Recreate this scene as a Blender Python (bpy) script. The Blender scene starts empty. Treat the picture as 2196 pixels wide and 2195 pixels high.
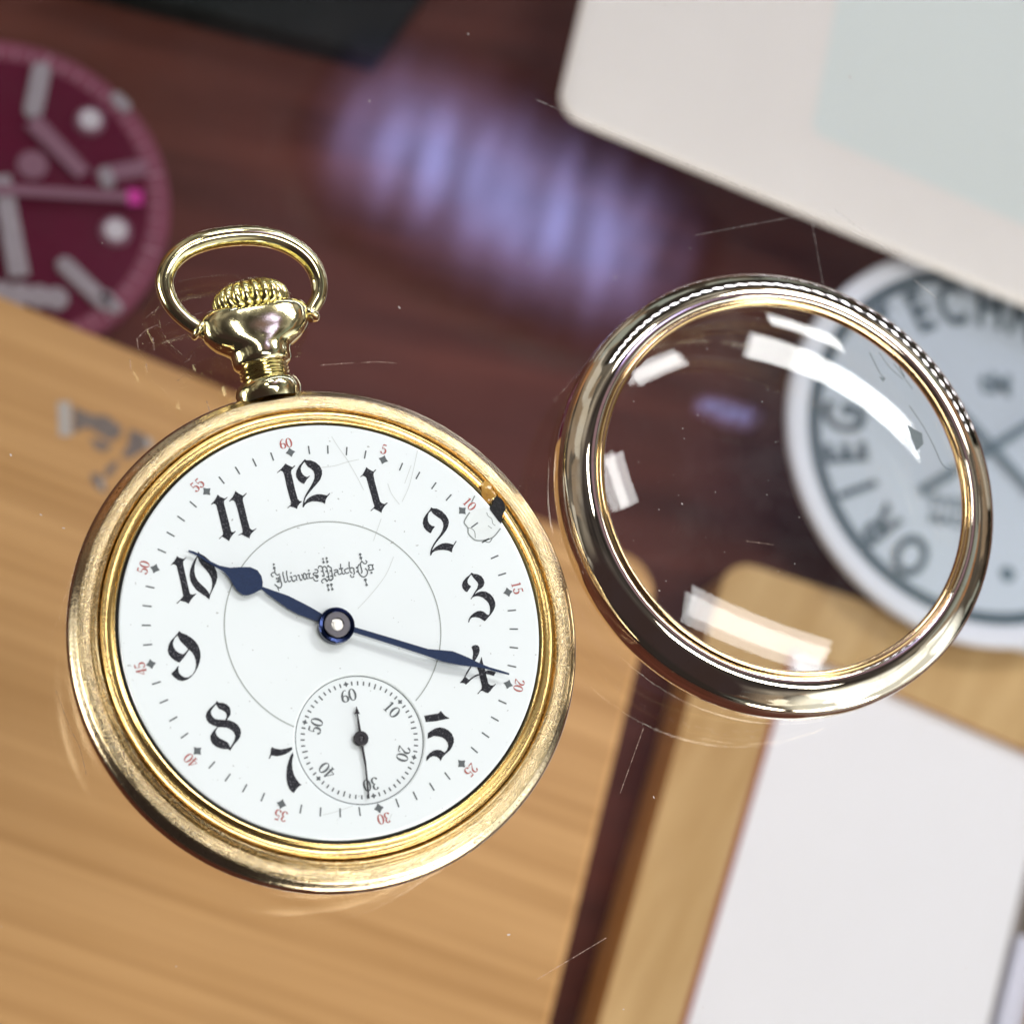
import bpy, math, random
from mathutils import Vector, Matrix
from mathutils.geometry import tessellate_polygon

random.seed(7)
SC = bpy.context.scene
SC.unit_settings.system = 'METRIC'
SC.unit_settings.scale_length = 0.01          # 1 unit = 1 cm
PI = math.pi

# ------------------------------------------------------------------ camera
# glass counter top = plane z 0, pocket watch axis = z axis, its 12 o'clock = +y
RX = Vector((0.93232, -0.253411, 0.257998)).normalized()
RZ = Vector((0.315292, 0.220174, -0.923101)).normalized()
RY = RZ.cross(RX).normalized()
RX = RY.cross(RZ).normalized()
CAM = Vector((-5.1934, -4.2435, 21.8162))
FPX, CX, CY = 5100.0, 1098.0, 1097.5

cam = bpy.data.cameras.new('camera')
cam.sensor_width = 36.0
cam.lens = 36.0 * FPX / 2196.0
cam.clip_start = 0.5
cam.clip_end = 2000
cam.dof.use_dof = True
cam.dof.focus_distance = 22.7
cam.dof.aperture_fstop = 0.30
cam.dof.aperture_blades = 0
camo = bpy.data.objects.new('camera', cam)
SC.collection.objects.link(camo)
M3 = Matrix((RX, -RY, -RZ)).transposed()
camo.matrix_world = Matrix.Translation(CAM) @ M3.to_4x4()
SC.camera = camo


def at(u, v, z=0.0):
    """point at height z seen at photograph pixel (u, v)"""
    d = RX * ((u - CX) / FPX) + RY * ((v - CY) / FPX) + RZ
    return CAM + d * ((z - CAM.z) / d.z)


# ------------------------------------------------------------------ render
SC.view_settings.view_transform = 'Standard'
SC.view_settings.look = 'None'
SC.view_settings.exposure = 0.32
SC.view_settings.gamma = 1.0
SC.view_settings.use_curve_mapping = False
SC.cycles.max_bounces = 16
SC.cycles.transparent_max_bounces = 32
SC.cycles.glossy_bounces = 8
SC.cycles.sample_clamp_indirect = 8
SC.cycles.caustics_reflective = False
SC.cycles.caustics_refractive = False


# ------------------------------------------------------------------ nodes
class NT:
    def __init__(s, tree):
        s.t = tree
        s.n = tree.nodes
        s.l = tree.links

    def new(s, kind, **kw):
        nd = s.n.new(kind)
        for k, v in kw.items():
            if k == 'ins':
                for a, b in v.items():
                    if hasattr(b, 'is_output'):
                        s.l.new(b, nd.inputs[a])
                    else:
                        nd.inputs[a].default_value = b
            else:
                setattr(nd, k, v)
        return nd

    def math(s, op, a, b=None, c=None):
        nd = s.n.new('ShaderNodeMath')
        nd.operation = op
        for i, x in enumerate((a, b, c)):
            if x is None:
                continue
            if hasattr(x, 'is_output'):
                s.l.new(x, nd.inputs[i])
            else:
                nd.inputs[i].default_value = x
        return nd.outputs[0]

    def ramp(s, fac, stops, interp='LINEAR'):
        nd = s.n.new('ShaderNodeValToRGB')
        nd.color_ramp.interpolation = interp
        el = nd.color_ramp.elements
        while len(el) < len(stops):
            el.new(0.5)
        for e, (p, c) in zip(el, stops):
            e.position = p
            e.color = (c, c, c, 1) if isinstance(c, (int, float)) else (*c, 1)
        s.l.new(fac, nd.inputs[0])
        return nd.outputs[0]

    def mixc(s, fac, a, b, mode='MIX'):
        nd = s.n.new('ShaderNodeMix')
        nd.data_type = 'RGBA'
        nd.blend_type = mode
        for sock, x in ((nd.inputs[0], fac), (nd.inputs[6], a), (nd.inputs[7], b)):
            if hasattr(x, 'is_output'):
                s.l.new(x, sock)
            elif isinstance(x, (int, float)):
                sock.default_value = x
            else:
                sock.default_value = (*x, 1)
        return nd.outputs[2]


def mat(name):
    m = bpy.data.materials.new(name)
    m.use_nodes = True
    nt = NT(m.node_tree)
    b = m.node_tree.nodes['Principled BSDF']
    return m, nt, b


def plain(name, col, rough=0.5, metal=0.0, spec=0.5, bump=0.0, bscale=20, var=0.0, coat=0.0):
    m, nt, b = mat(name)
    b.inputs['Base Color'].default_value = (*col, 1)
    b.inputs['Roughness'].default_value = rough
    b.inputs['Metallic'].default_value = metal
    b.inputs['Specular IOR Level'].default_value = spec
    b.inputs['Coat Weight'].default_value = coat
    b.inputs['Coat Roughness'].default_value = 0.05
    tc = nt.new('ShaderNodeTexCoord').outputs['Object']
    if bump or var:
        no = nt.new('ShaderNodeTexNoise', ins={'Vector': tc, 'Scale': bscale, 'Detail': 5.0}).outputs[0]
    if var:
        c = nt.mixc(no, tuple(x * (1 - var) for x in col), tuple(min(1, x * (1 + var)) for x in col))
        nt.l.new(c, b.inputs['Base Color'])
    if bump:
        bp = nt.new('ShaderNodeBump', ins={'Height': no, 'Strength': bump, 'Distance': 0.01})
        nt.l.new(bp.outputs[0], b.inputs['Normal'])
    return m


# ------------------------------------------------------------------ world
w = bpy.data.worlds.new('World')
SC.world = w
w.use_nodes = True
nt = NT(w.node_tree)
bg = w.node_tree.nodes['Background']
tcg = nt.new('ShaderNodeTexCoord').outputs['Generated']
sep = nt.new('ShaderNodeSeparateXYZ', ins={0: tcg})
zz = nt.math('MULTIPLY_ADD', sep.outputs[2], 0.5, 0.5)
base = nt.ramp(zz, [(0.0, (.05, .032, .025)), (0.47, (.055, .035, .028)), (0.53, (.10, .07, .052)),
                    (0.60, (.24, .20, .165)), (0.80, (.42, .38, .34)), (0.885, (.30, .275, .25)), (0.925, (.040, .034, .034)), (1.0, (.05, .045, .045))])
nz = nt.new('ShaderNodeTexNoise', ins={'Vector': tcg, 'Scale': 2.3, 'Detail': 3.0, 'Roughness': .6}).outputs[0]
blot = nt.ramp(nz, [(0.38, .22), (0.47, .75), (0.56, 1.1), (0.66, 1.7)])
col = nt.mixc(1.0, base, blot, 'MULTIPLY')
# room walls: broken dark and light uprights near the horizon
mp = nt.new('ShaderNodeMapping', ins={'Vector': tcg, 'Scale': (1, 1, .35)}).outputs[0]
nz2 = nt.new('ShaderNodeTexNoise', ins={'Vector': mp, 'Scale': 7.0, 'Detail': 2.0}).outputs[0]
wallb = nt.ramp(nz2, [(0.40, .12), (0.5, .8), (0.6, 2.2)])
low = nt.ramp(zz, [(0.5, 1.0), (0.66, 0.0)])
wl = nt.mixc(1.0, col, wallb, 'MULTIPLY')
col = nt.mixc(low, col, wl)
# shelves, cabinets and doorways of the room as blocks of colour
mpv = nt.new('ShaderNodeMapping', ins={'Vector': tcg, 'Rotation': (0, 0, .5), 'Scale': (1, 1, 1.5)}).outputs[0]
vor = nt.new('ShaderNodeTexVoronoi', distance='CHEBYCHEV', ins={'Vector': mpv, 'Scale': 4.2, 'Randomness': .85}).outputs['Color']
sc_ = nt.new('ShaderNodeSeparateColor', ins={0: vor})
pc = nt.ramp(sc_.outputs[0], [(0.0, (.012, .012, .012)), (.30, (.03, .024, .02)), (.45, (.20, .15, .11)), (.60, (.45, .43, .40)), (.74, (.30, .13, .05)), (.86, (1.1, 1.08, 1.0)), (.93, (.25, .30, .30))], 'CONSTANT')
band = nt.ramp(zz, [(0.49, 0.0), (0.52, .8), (0.86, .8), (0.90, 0.0)])
col = nt.mixc(band, col, pc)
# violet glow painted into the world colour, mirrored as haze in the glass
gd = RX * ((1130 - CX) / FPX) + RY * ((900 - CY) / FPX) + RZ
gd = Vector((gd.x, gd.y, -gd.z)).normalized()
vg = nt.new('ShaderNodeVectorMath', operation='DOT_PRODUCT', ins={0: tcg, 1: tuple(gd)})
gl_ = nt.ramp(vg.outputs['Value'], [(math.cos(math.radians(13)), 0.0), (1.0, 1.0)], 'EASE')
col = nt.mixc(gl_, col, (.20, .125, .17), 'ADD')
# bright patches added low in the world at right and left, lighting the metal
for (wd, r0_, r1_, wc0) in (((.58, -.74, .37), 31, 25, (2.2, 2.25, 2.2)), ((-.93, .30, .17), 15, 12, (1.6, 1.6, 1.5))):
    vg = nt.new('ShaderNodeVectorMath', operation='DOT_PRODUCT', ins={0: tcg, 1: tuple(Vector(wd).normalized())})
    gl_ = nt.ramp(vg.outputs['Value'], [(math.cos(math.radians(r0_)), 0.0), (math.cos(math.radians(r1_)), 1.0)])
    pane = nt.ramp(sc_.outputs[1], [(0.0, .28), (.22, .55), (.45, .75), (.62, .42), (.80, .95)], 'CONSTANT')
    col = nt.mixc(gl_, col, nt.mixc(1.0, pane, wc0, 'MULTIPLY'))
# the dark figure of the person holding the camera
cd = CAM.normalized()
vm = nt.new('ShaderNodeVectorMath', operation='DOT_PRODUCT', ins={0: tcg, 1: (-0.50, -0.46, 0.73)})
fig = nt.ramp(vm.outputs['Value'], [(0.80, 0.0), (0.88, 1.0)])
col = nt.mixc(fig, col, (.035, .024, .026))
vm2 = nt.new('ShaderNodeVectorMath', operation='DOT_PRODUCT', ins={0: tcg, 1: (-0.72, -0.66, 0.2)})
fig2 = nt.ramp(vm2.outputs['Value'], [(0.80, 0.0), (0.88, 1.0)])
col = nt.mixc(fig2, col, (.025, .020, .020))
# unseen hot spots added low over the horizon for glints on the gold
for wd in ((.23, -.96, .09), (-.05, -.99, .08), (.48, -.87, .08), (-.98, .19, .055), (-.97, .02, .06)):
    vg = nt.new('ShaderNodeVectorMath', operation='DOT_PRODUCT', ins={0: tcg, 1: tuple(Vector(wd).normalized())})
    gl_ = nt.ramp(vg.outputs['Value'], [(math.cos(math.radians(7)), 0.0), (math.cos(math.radians(5.5)), 1.0)])
    col = nt.mixc(gl_, col, (13, 12.5, 11.5))
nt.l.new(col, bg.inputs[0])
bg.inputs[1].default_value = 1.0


# ------------------------------------------------------------------ lamps (ceiling panels mirrored in the crystal)
def panel(name, cx, cy, sx, sy, ang, rad, colr=(1, .985, .965), z=200.0):
    li = bpy.data.lights.new(name, 'AREA')
    li.shape = 'RECTANGLE'
    li.size = sx
    li.size_y = sy
    li.color = colr
    li.energy = rad * sx * sy * PI
    o = bpy.data.objects.new(name, li)
    SC.collection.objects.link(o)
    o.location = (cx, cy, z)
    o.rotation_euler = (0, 0, math.radians(ang))
    return o


LR = 20.0
panel('ceiling_lamp', 40, 152, 46, 22, 5, LR)
panel('ceiling_lamp', -17, 68, 17, 40, 4, LR)
panel('ceiling_lamp', 50, -46, 104, 25, -32, LR * .8)
panel('ceiling_lamp', 184, 116, 150, 44, -32, LR * .9)
panel('ceiling_lamp', 198, 190, 70, 26, -25, LR)


# ------------------------------------------------------------------ mesh helpers
def link(o, parent=None):
    SC.collection.objects.link(o)
    if parent is not None:
        o.parent = parent
    return o


def make(name, verts, faces, m, parent=None, smooth=False, angle=None):
    me = bpy.data.meshes.new(name)
    me.from_pydata([tuple(v) for v in verts], [], faces)
    me.validate()
    me.update()
    if smooth:
        me.polygons.foreach_set('use_smooth', [True] * len(me.polygons))
        if angle:
            me.set_sharp_from_angle(angle=math.radians(angle))
    me.materials.append(m)
    o = bpy.data.objects.new(name, me)
    return link(o, parent)


def thing(name, label, cat, loc=(0, 0, 0), group=None):
    o = bpy.data.objects.new(name, None)
    o.empty_display_size = 0.5
    o.location = loc
    link(o)
    o['label'] = label
    o['category'] = cat
    if group:
        o['group'] = group
    return o


def tag(o, label, cat, group=None):
    o['label'] = label
    o['category'] = cat
    if group:
        o['group'] = group
    return o


class MB:
    def __init__(s):
        s.v = []
        s.f = []

    def add(s, v, f):
        n = len(s.v)
        s.v += [tuple(p) for p in v]
        s.f += [tuple(i + n for i in q) for q in f]

    def build(s, name, m, parent=None, smooth=False, angle=None):
        return make(name, s.v, s.f, m, parent, smooth, angle)


def lathe(prof, n=192, centre=(0, 0), close=False, rmod=None):
    v, f = [], []
    for j in range(n):
        a = 2 * PI * j / n
        ca, sa = math.cos(a), math.sin(a)
        for i, (r, z) in enumerate(prof):
            v.append((centre[0] + r * ca, centre[1] + r * sa, z))
    k = len(prof)
    for j in range(n):
        j2 = (j + 1) % n
        for i in range(k if close else k - 1):
            i2 = (i + 1) % k
            f.append((j * k + i, j2 * k + i, j2 * k + i2, j * k + i2))
    return v, f


def catmull(pts, sub=6, closed=False):
    n = len(pts)
    out = []
    rng = range(n) if closed else range(n - 1)
    for i in rng:
        if closed:
            p0, p1, p2, p3 = pts[(i - 1) % n], pts[i], pts[(i + 1) % n], pts[(i + 2) % n]
        else:
            p0, p1, p2, p3 = pts[max(i - 1, 0)], pts[i], pts[i + 1], pts[min(i + 2, n - 1)]
        for k in range(sub):
            t = k / sub
            out.append(tuple(0.5 * ((2 * b) + (-a + c) * t + (2 * a - 5 * b + 4 * c - d) * t * t + (-a + 3 * b - 3 * c + d) * t ** 3)
                             for a, b, c, d in zip(p0, p1, p2, p3)))
    if not closed:
        out.append(tuple(pts[-1]))
    return out


def clean(loop, eps=1e-4):
    out = []
    for p in loop:
        if not out or (Vector(p[:2]) - Vector(out[-1][:2])).length > eps:
            out.append(p)
    if (Vector(out[0][:2]) - Vector(out[-1][:2])).length < eps:
        out.pop()
    return out


def flat(loops, z, mb, thick=0.0, up=True):
    """filled polygon (first loop outer, rest holes) at height z, optionally with side walls down by thick"""
    loops = [clean(l) for l in loops]
    vv = [[Vector((p[0], p[1], 0)) for p in l] for l in loops]
    allv = [p for l in vv for p in l]
    tris = tessellate_polygon(vv)
    ff = []
    for t in tris:
        a, b, c = (allv[i] for i in t)
        if (b - a).cross(c - a).z < 0:
            t = (t[0], t[2], t[1])
        ff.append(tuple(t))
    mb.add([(p.x, p.y, z) for p in allv], ff)
    if thick:
        for l in vv:
            n = len(l)
            area = sum(l[i].x * l[(i + 1) % n].y - l[(i + 1) % n].x * l[i].y for i in range(n))
            vs = [(p.x, p.y, z) for p in l] + [(p.x, p.y, z - thick) for p in l]
            fs = []
            for i in range(n):
                j = (i + 1) % n
                q = (i, i + n, j + n, j)
                fs.append(q if area > 0 else q[::-1])
            mb.add(vs, fs)


def stroke(pts, z, mb, wid=None):
    """ribbon along points (x, y[, w])"""
    P = [Vector((p[0], p[1])) for p in pts]
    W = [(p[2] if len(p) > 2 else wid) for p in pts]
    L, Rr = [], []
    n = len(P)
    for i in range(n):
        d = P[min(i + 1, n - 1)] - P[max(i - 1, 0)]
        if d.length < 1e-9:
            d = Vector((1, 0))
        d.normalize()
        nrm = Vector((-d.y, d.x))
        L.append(P[i] + nrm * W[i] / 2)
        Rr.append(P[i] - nrm * W[i] / 2)
    v = [(p.x, p.y, z) for p in L] + [(p.x, p.y, z) for p in Rr]
    f = [(i, i + n, i + n + 1, i + 1) for i in range(n - 1)]
    mb.add(v, f)


def disc(c, r, z, mb, n=24, thick=0.0):
    flat([[(c[0] + r * math.cos(2 * PI * k / n), c[1] + r * math.sin(2 * PI * k / n)) for k in range(n)]], z, mb, thick)


def ring(c, r0, r1, z, mb, n=160, a0=0.0, a1=2 * PI):
    v, f = [], []
    full = abs(a1 - a0 - 2 * PI) < 1e-6
    m = n if full else n + 1
    for k in range(m):
        a = a0 + (a1 - a0) * k / n
        v += [(c[0] + r0 * math.cos(a), c[1] + r0 * math.sin(a), z), (c[0] + r1 * math.cos(a), c[1] + r1 * math.sin(a), z)]
    for k in range(n):
        k2 = (k + 1) % m
        f.append((2 * k, 2 * k + 1, 2 * k2 + 1, 2 * k2))
    mb.add(v, f)


def zr(reg, s):
    """tracer for a close-up region: (x, y) there -> photograph pixel"""
    return lambda p: (reg[0] + p[0] / s, reg[1] + p[1] / s)


def trace(reg, s, pts, z, smooth=0, closed=True):
    q = [at(*zr(reg, s)(p), z) for p in pts]
    q = [(p.x, p.y) for p in q]
    if smooth:
        q = catmull(q, smooth, closed)
    return q


def prism(poly, z0, z1, mb, bevel=0.0):
    """rounded slab with outline poly (counter-clockwise), top z1, bottom z0"""
    n = len(poly)
    c = Vector((sum(p[0] for p in poly) / n, sum(p[1] for p in poly) / n))
    layers = [(0, z0), (0, z1 - bevel)]
    if bevel:
        for k in (1, 2, 3, 4):
            a = k / 4 * PI / 2
            layers.append((bevel * (1 - math.cos(a)), z1 - bevel + bevel * math.sin(a)))

    def inset(d):
        out = []
        for i in range(n):
            p, a, b = Vector(poly[i]), Vector(poly[i - 1]), Vector(poly[(i + 1) % n])
            e1, e2 = (p - a).normalized(), (b - p).normalized()
            n1, n2 = Vector((-e1.y, e1.x)), Vector((-e2.y, e2.x))
            nn = (n1 + n2)
            nn = nn / max(nn.length_squared / 2, 1e-6)
            out.append(p + nn * d)
        return out
    v, f = [], []
    for d, z in layers:
        v += [(p.x, p.y, z) for p in inset(d)]
    k = len(layers)
    for l in range(k - 1):
        for i in range(n):
            j = (i + 1) % n
            f.append((l * n + i, l * n + j, (l + 1) * n + j, (l + 1) * n + i))
    f.append(tuple(range(n))[::-1])
    f.append(tuple((k - 1) * n + i for i in range(n)))
    mb.add(v, f)


def rounded(corners, rads, n=8):
    """corner points (counter-clockwise) with fillet radii"""
    out = []
    m = len(corners)
    for i in range(m):
        p, a, b = Vector(corners[i]), Vector(corners[i - 1]), Vector(corners[(i + 1) % m])
        r = rads[i]
        if r <= 0:
            out.append((p.x, p.y))
            continue
        d1, d2 = (a - p).normalized(), (b - p).normalized()
        ang = d1.angle(d2)
        t = r / math.tan(ang / 2)
        c = p + (d1 + d2).normalized() * (r / math.sin(ang / 2))
        s, e = p + d1 * t - c, p + d2 * t - c
        a0 = math.atan2(s.y, s.x)
        a1 = math.atan2(e.y, e.x)
        while a1 < a0:
            a1 += 2 * PI
        if a1 - a0 > PI:
            a1 -= 2 * PI
        for k in range(n + 1):
            a = a0 + (a1 - a0) * k / n
            out.append((c.x + r * math.cos(a), c.y + r * math.sin(a)))
    return out


def tube(pts, rad, name, m, parent, n=20):
    """tube along 3-d points with a radius per point"""
    P = [Vector(p) for p in pts]
    v, f = [], []
    k = len(P)
    up = Vector((0, 0, 1))
    for i in range(k):
        d = (P[min(i + 1, k - 1)] - P[max(i - 1, 0)]).normalized()
        s = d.cross(up).normalized()
        u = s.cross(d).normalized()
        for j in range(n):
            a = 2 * PI * j / n
            v.append(P[i] + (s * math.cos(a) + u * math.sin(a)) * rad[i])
    for i in range(k - 1):
        for j in range(n):
            j2 = (j + 1) % n
            f.append((i * n + j, i * n + j2, (i + 1) * n + j2, (i + 1) * n + j))
    f.append(tuple(range(n)))
    f.append(tuple((k - 1) * n + j for j in range(n))[::-1])
    return make(name, v, f, m, parent, True, 60)


# ------------------------------------------------------------------ materials
def glass_mat(name, tint=(1, 1, 1), ior=1.5, rough=0.0, dirt=0.0):
    m = bpy.data.materials.new(name)
    m.use_nodes = True
    t = NT(m.node_tree)
    t.n.clear()
    geo = t.new('ShaderNodeNewGeometry').outputs['Backfacing']
    io = t.math('ADD', t.math('MULTIPLY', geo, 1 / ior - ior), ior)
    fr = t.new('ShaderNodeFresnel', ins={'IOR': io}).outputs[0]
    tr = t.new('ShaderNodeBsdfTransparent', ins={0: (*tint, 1)}).outputs[0]
    gl = t.new('ShaderNodeBsdfGlossy', ins={'Roughness': rough}).outputs[0]
    mx = t.new('ShaderNodeMixShader', ins={0: fr, 1: tr, 2: gl}).outputs[0]
    if dirt:
        tc = t.new('ShaderNodeTexCoord').outputs['Object']
        no = t.new('ShaderNodeTexNoise', ins={'Vector': tc, 'Scale': 1.3, 'Detail': 6.0, 'Roughness': .7}).outputs[0]
        fac = t.ramp(no, [(0.45, 0.0), (0.8, dirt)])
        df = t.new('ShaderNodeBsdfDiffuse', ins={0: (.75, .72, .72, 1)}).outputs[0]
        mx = t.new('ShaderNodeMixShader', ins={0: fac, 1: mx, 2: df}).outputs[0]
    t.new('ShaderNodeOutputMaterial', ins={0: mx})
    return m


def gold_mat(name, col, col2, rough=0.16, ringy=0.0, bump=0.25, scale=30, worn=0.0, centre=(0, 0)):
    m, t, b = mat(name)
    b.inputs['Metallic'].default_value = 1.0
    tc = t.new('ShaderNodeTexCoord').outputs['Object']
    n1 = t.new('ShaderNodeTexNoise', ins={'Vector': tc, 'Scale': 3.0, 'Detail': 4.0, 'Roughness': .6}).outputs[0]
    c = t.mixc(t.ramp(n1, [(0.35, 0.0), (0.65, 1.0)]), col, col2)
    sp = t.new('ShaderNodeTexNoise', ins={'Vector': tc, 'Scale': scale * 1.6, 'Detail': 3.0}).outputs[0]
    c = t.mixc(t.ramp(sp, [(0.60, 0.0), (0.70, worn)]), c, (.97, .90, .72))
    c = t.mixc(t.ramp(sp, [(0.30, worn), (0.38, 0.0)]), c, (.16, .09, .04))
    t.l.new(c, b.inputs['Base Color'])
    n2 = t.new('ShaderNodeTexNoise', ins={'Vector': tc, 'Scale': scale, 'Detail': 6.0, 'Roughness': .7}).outputs[0]
    r = t.math('MULTIPLY_ADD', n2, rough * 1.2, rough * .45)
    t.l.new(r, b.inputs['Roughness'])
    h = n2
    if ringy:
        sx = t.new('ShaderNodeSeparateXYZ', ins={0: tc})
        rr = t.math('SQRT', t.math('ADD', t.math('MULTIPLY', sx.outputs[0], sx.outputs[0]),
                                   t.math('MULTIPLY', sx.outputs[1], sx.outputs[1])))
        an = t.math('ARCTAN2', sx.outputs[1], sx.outputs[0])
        cb = t.new('ShaderNodeCombineXYZ', ins={0: t.math('MULTIPLY', rr, 55.0), 1: t.math('MULTIPLY', an, 2.2),
                                                2: t.math('MULTIPLY', sx.outputs[2], 40.0)})
        n3 = t.new('ShaderNodeTexNoise', ins={'Vector': cb.outputs[0], 'Scale': 1.0, 'Detail': 3.0}).outputs[0]
        h = t.math('ADD', t.math('MULTIPLY', n3, ringy), n2)
    bp = t.new('ShaderNodeBump', ins={'Height': h, 'Strength': bump, 'Distance': 0.006})
    t.l.new(bp.outputs[0], b.inputs['Normal'])
    return m


M = {}
M['glass'] = glass_mat('counter glass', (1, 1, 1), dirt=.006)
M['crystal'] = glass_mat('watch crystal', (.99, .995, .99), ior=1.36, dirt=.02)
M['gold_case'] = gold_mat('worn rose gold', (.72, .565, .32), (.58, .46, .26), .23, 2.6, .8, 26, .5)
M['gold_edge'] = gold_mat('worn gold edge', (.80, .66, .44), (.70, .56, .36), .12, 0, .5, 20, .7)
M['gold_ring'] = gold_mat('yellow gold', (.86, .60, .22), (.76, .54, .22), .20, 1.2, .35, 30, .3)
M['gold_bow'] = gold_mat('pale green gold', (.84, .76, .46), (.78, .70, .38), .10, 0, .12, 14, .1)
M['gold_crown'] = gold_mat('crown gold', (.78, .70, .32), (.70, .62, .26), .16, 0, .04, 14, .2)
M['gold_bezel'] = gold_mat('polished gold', (.92, .85, .71), (.90, .79, .60), .022, 0, .035, 11, .08)
M['gold_lip'] = gold_mat('warm gold lip', (.95, .68, .34), (.92, .66, .32), .08, 0, .05, 12, .05)
M['steel'] = plain('brushed steel', (.12, .115, .125), .5, 1.0, bump=.4, bscale=60)
M['pit'] = plain('bright pitted steel', (.80, .78, .72), .2, 1.0, bump=1.0, bscale=60)
M['blue'] = plain('blued steel', (.007, .021, .066), .36, .2, spec=.3, bump=.3, bscale=60, var=.4)
M['blue_dark'] = plain('dark blued steel', (.006, .012, .045), .14, .85, bump=.1, bscale=30)
M['black_steel'] = plain('black steel', (.022, .020, .024), .35, .4, bump=.2, bscale=60, var=.3)
M['gap'] = plain('dark gap', (.012, .010, .008), .6)
M['red_ink'] = plain('faded red ink', (.40, .10, .085), .5, var=.15, bscale=30)
M['grey_ink'] = plain('thin grey ink', (.085, .10, .105), .5)
M['line_ink'] = plain('pale grey line', (.30, .33, .31), .5)
M['hair'] = plain('hairline', (.60, .64, .63), .5)
M['crack'] = plain('crack line', (.22, .25, .24), .5)

# speckled black ink
m, t, b = mat('speckled black ink')
tc = t.new('ShaderNodeTexCoord').outputs['Object']
sp = t.new('ShaderNodeTexNoise', ins={'Vector': tc, 'Scale': 55.0, 'Detail': 2.0}).outputs[0]
c = t.mixc(t.ramp(sp, [(0.55, 0.0), (0.68, 1.0)]), (.006, .007, .012), (.10, .10, .115))
t.l.new(c, b.inputs['Base Color'])
b.inputs['Roughness'].default_value = .5
b.inputs['Specular IOR Level'].default_value = .25
M['ink'] = m

# fired enamel of the dial
m, t, b = mat('white enamel')
tc = t.new('ShaderNodeTexCoord').outputs['Object']
n1 = t.new('ShaderNodeTexNoise', ins={'Vector': tc, 'Scale': 1.1, 'Detail': 3.0}).outputs[0]
c = t.mixc(n1, (.80, .865, .875), (.845, .90, .905))
sp = t.new('ShaderNodeTexNoise', ins={'Vector': tc, 'Scale': 24.0, 'Detail': 1.0}).outputs[0]
c = t.mixc(t.ramp(sp, [(0.765, 0.0), (0.80, .7)]), c, (.35, .36, .34))
t.l.new(c, b.inputs['Base Color'])
b.inputs['Roughness'].default_value = .16
n2 = t.new('ShaderNodeTexNoise', ins={'Vector': tc, 'Scale': .9, 'Detail': 2.0}).outputs[0]
bp = t.new('ShaderNodeBump', ins={'Height': n2, 'Strength': .15, 'Distance': 0.02})
t.l.new(bp.outputs[0], b.inputs['Normal'])
M['enamel'] = m


def wood_mat(name, dark, light, ang, scale=(.35, 3.2), rough=.42, coat=.15, contrast=1.0):
    m, t, b = mat(name)
    tc = t.new('ShaderNodeTexCoord').outputs['Object']
    rt = t.new('ShaderNodeMapping', ins={'Vector': tc, 'Rotation': (0, 0, -ang)}).outputs[0]
    mp = t.new('ShaderNodeMapping', ins={'Vector': rt, 'Scale': (scale[0], scale[1], scale[1])}).outputs[0]
    n1 = t.new('ShaderNodeTexNoise', ins={'Vector': mp, 'Scale': 1.0, 'Detail': 7.0, 'Roughness': .55, 'Distortion': .08}).outputs[0]
    mp2 = t.new('ShaderNodeMapping', ins={'Vector': rt, 'Scale': (scale[0] * .5, scale[1] * .33, 1)}).outputs[0]
    n2 = t.new('ShaderNodeTexNoise', ins={'Vector': mp2, 'Scale': 1.0, 'Detail': 2.0}).outputs[0]
    f = t.math('MULTIPLY_ADD', n1, .65, t.math('MULTIPLY', n2, .35))
    lo, hi = .5 - .13 / contrast, .5 + .13 / contrast
    c = t.mixc(t.ramp(f, [(lo, 0.0), (hi, 1.0)]), dark, light)
    t.l.new(c, b.inputs['Base Color'])
    b.inputs['Roughness'].default_value = rough
    b.inputs['Coat Weight'].default_value = coat
    b.inputs['Coat Roughness'].default_value = .2
    return m


def direction(p, q, z):
    a, c = at(*p, z), at(*q, z)
    return math.atan2(c.y - a.y, c.x - a.x)


GA = direction((100, 1500), (900, 1790), -17.2)
M['oak'] = wood_mat('honey oak', (.48, .255, .092), (.69, .40, .168), GA, scale=(.09, 6.0), contrast=.8)
M['oak_pale'] = wood_mat('pale oak', (.50, .31, .125), (.64, .43, .20), direction((1400, 1900), (1600, 1500), -18.5), scale=(.3, 2.2))
M['mahogany'] = wood_mat('red brown counter floor', (.050, .014, .009), (.150, .044, .028),
                         direction((0, 1300), (1200, 1500), -20), scale=(.12, .9), rough=.4, coat=.2, contrast=.8)
M['white_card'] = plain('cream white card', (.96, .915, .86), .5, var=.03, bscale=.6)
M['green_card'] = plain('pale green panel', (.85, .915, .875), .5)
M['white_cushion'] = plain('white satin lining', (.89, .885, .90), .6, var=.02, bscale=.5)
M['lavender'] = plain('cold white card', (.78, .79, .90), .5)
M['grey_wall'] = plain('warm grey lining', (.30, .27, .25), .7)
M['red_edge'] = plain('dark red edging', (.26, .035, .028), .5)
M['black_box'] = plain('black green lacquer', (.006, .010, .009), .35, spec=.3)
M['magenta'] = plain('plum dial', (.105, .003, .024), .35, var=.12, bscale=1.2)
M['magenta_ring'] = plain('dusty pink ring', (.24, .065, .105), .4, var=.2, bscale=3)
M['pink_mark'] = plain('pale pink mark', (.42, .24, .30), .5)
M['lume'] = plain('lume', (.36, .32, .35), .5, var=.2, bscale=6)
M['lume_glint'] = plain('glint on lume', (.60, .56, .60), .5, var=.3, bscale=9)
M['lume_dim'] = plain('dim lume', (.26, .13, .18), .5)
M['hot_pink'] = plain('hot pink tip', (.62, .05, .34), .5)
M['face_white'] = plain('blue white face', (.60, .675, .75), .45, var=.02, bscale=.6)
M['face_rim'] = plain('white rim', (.80, .83, .90), .4)
M['slate'] = plain('slate print', (.075, .115, .14), .5)
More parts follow.
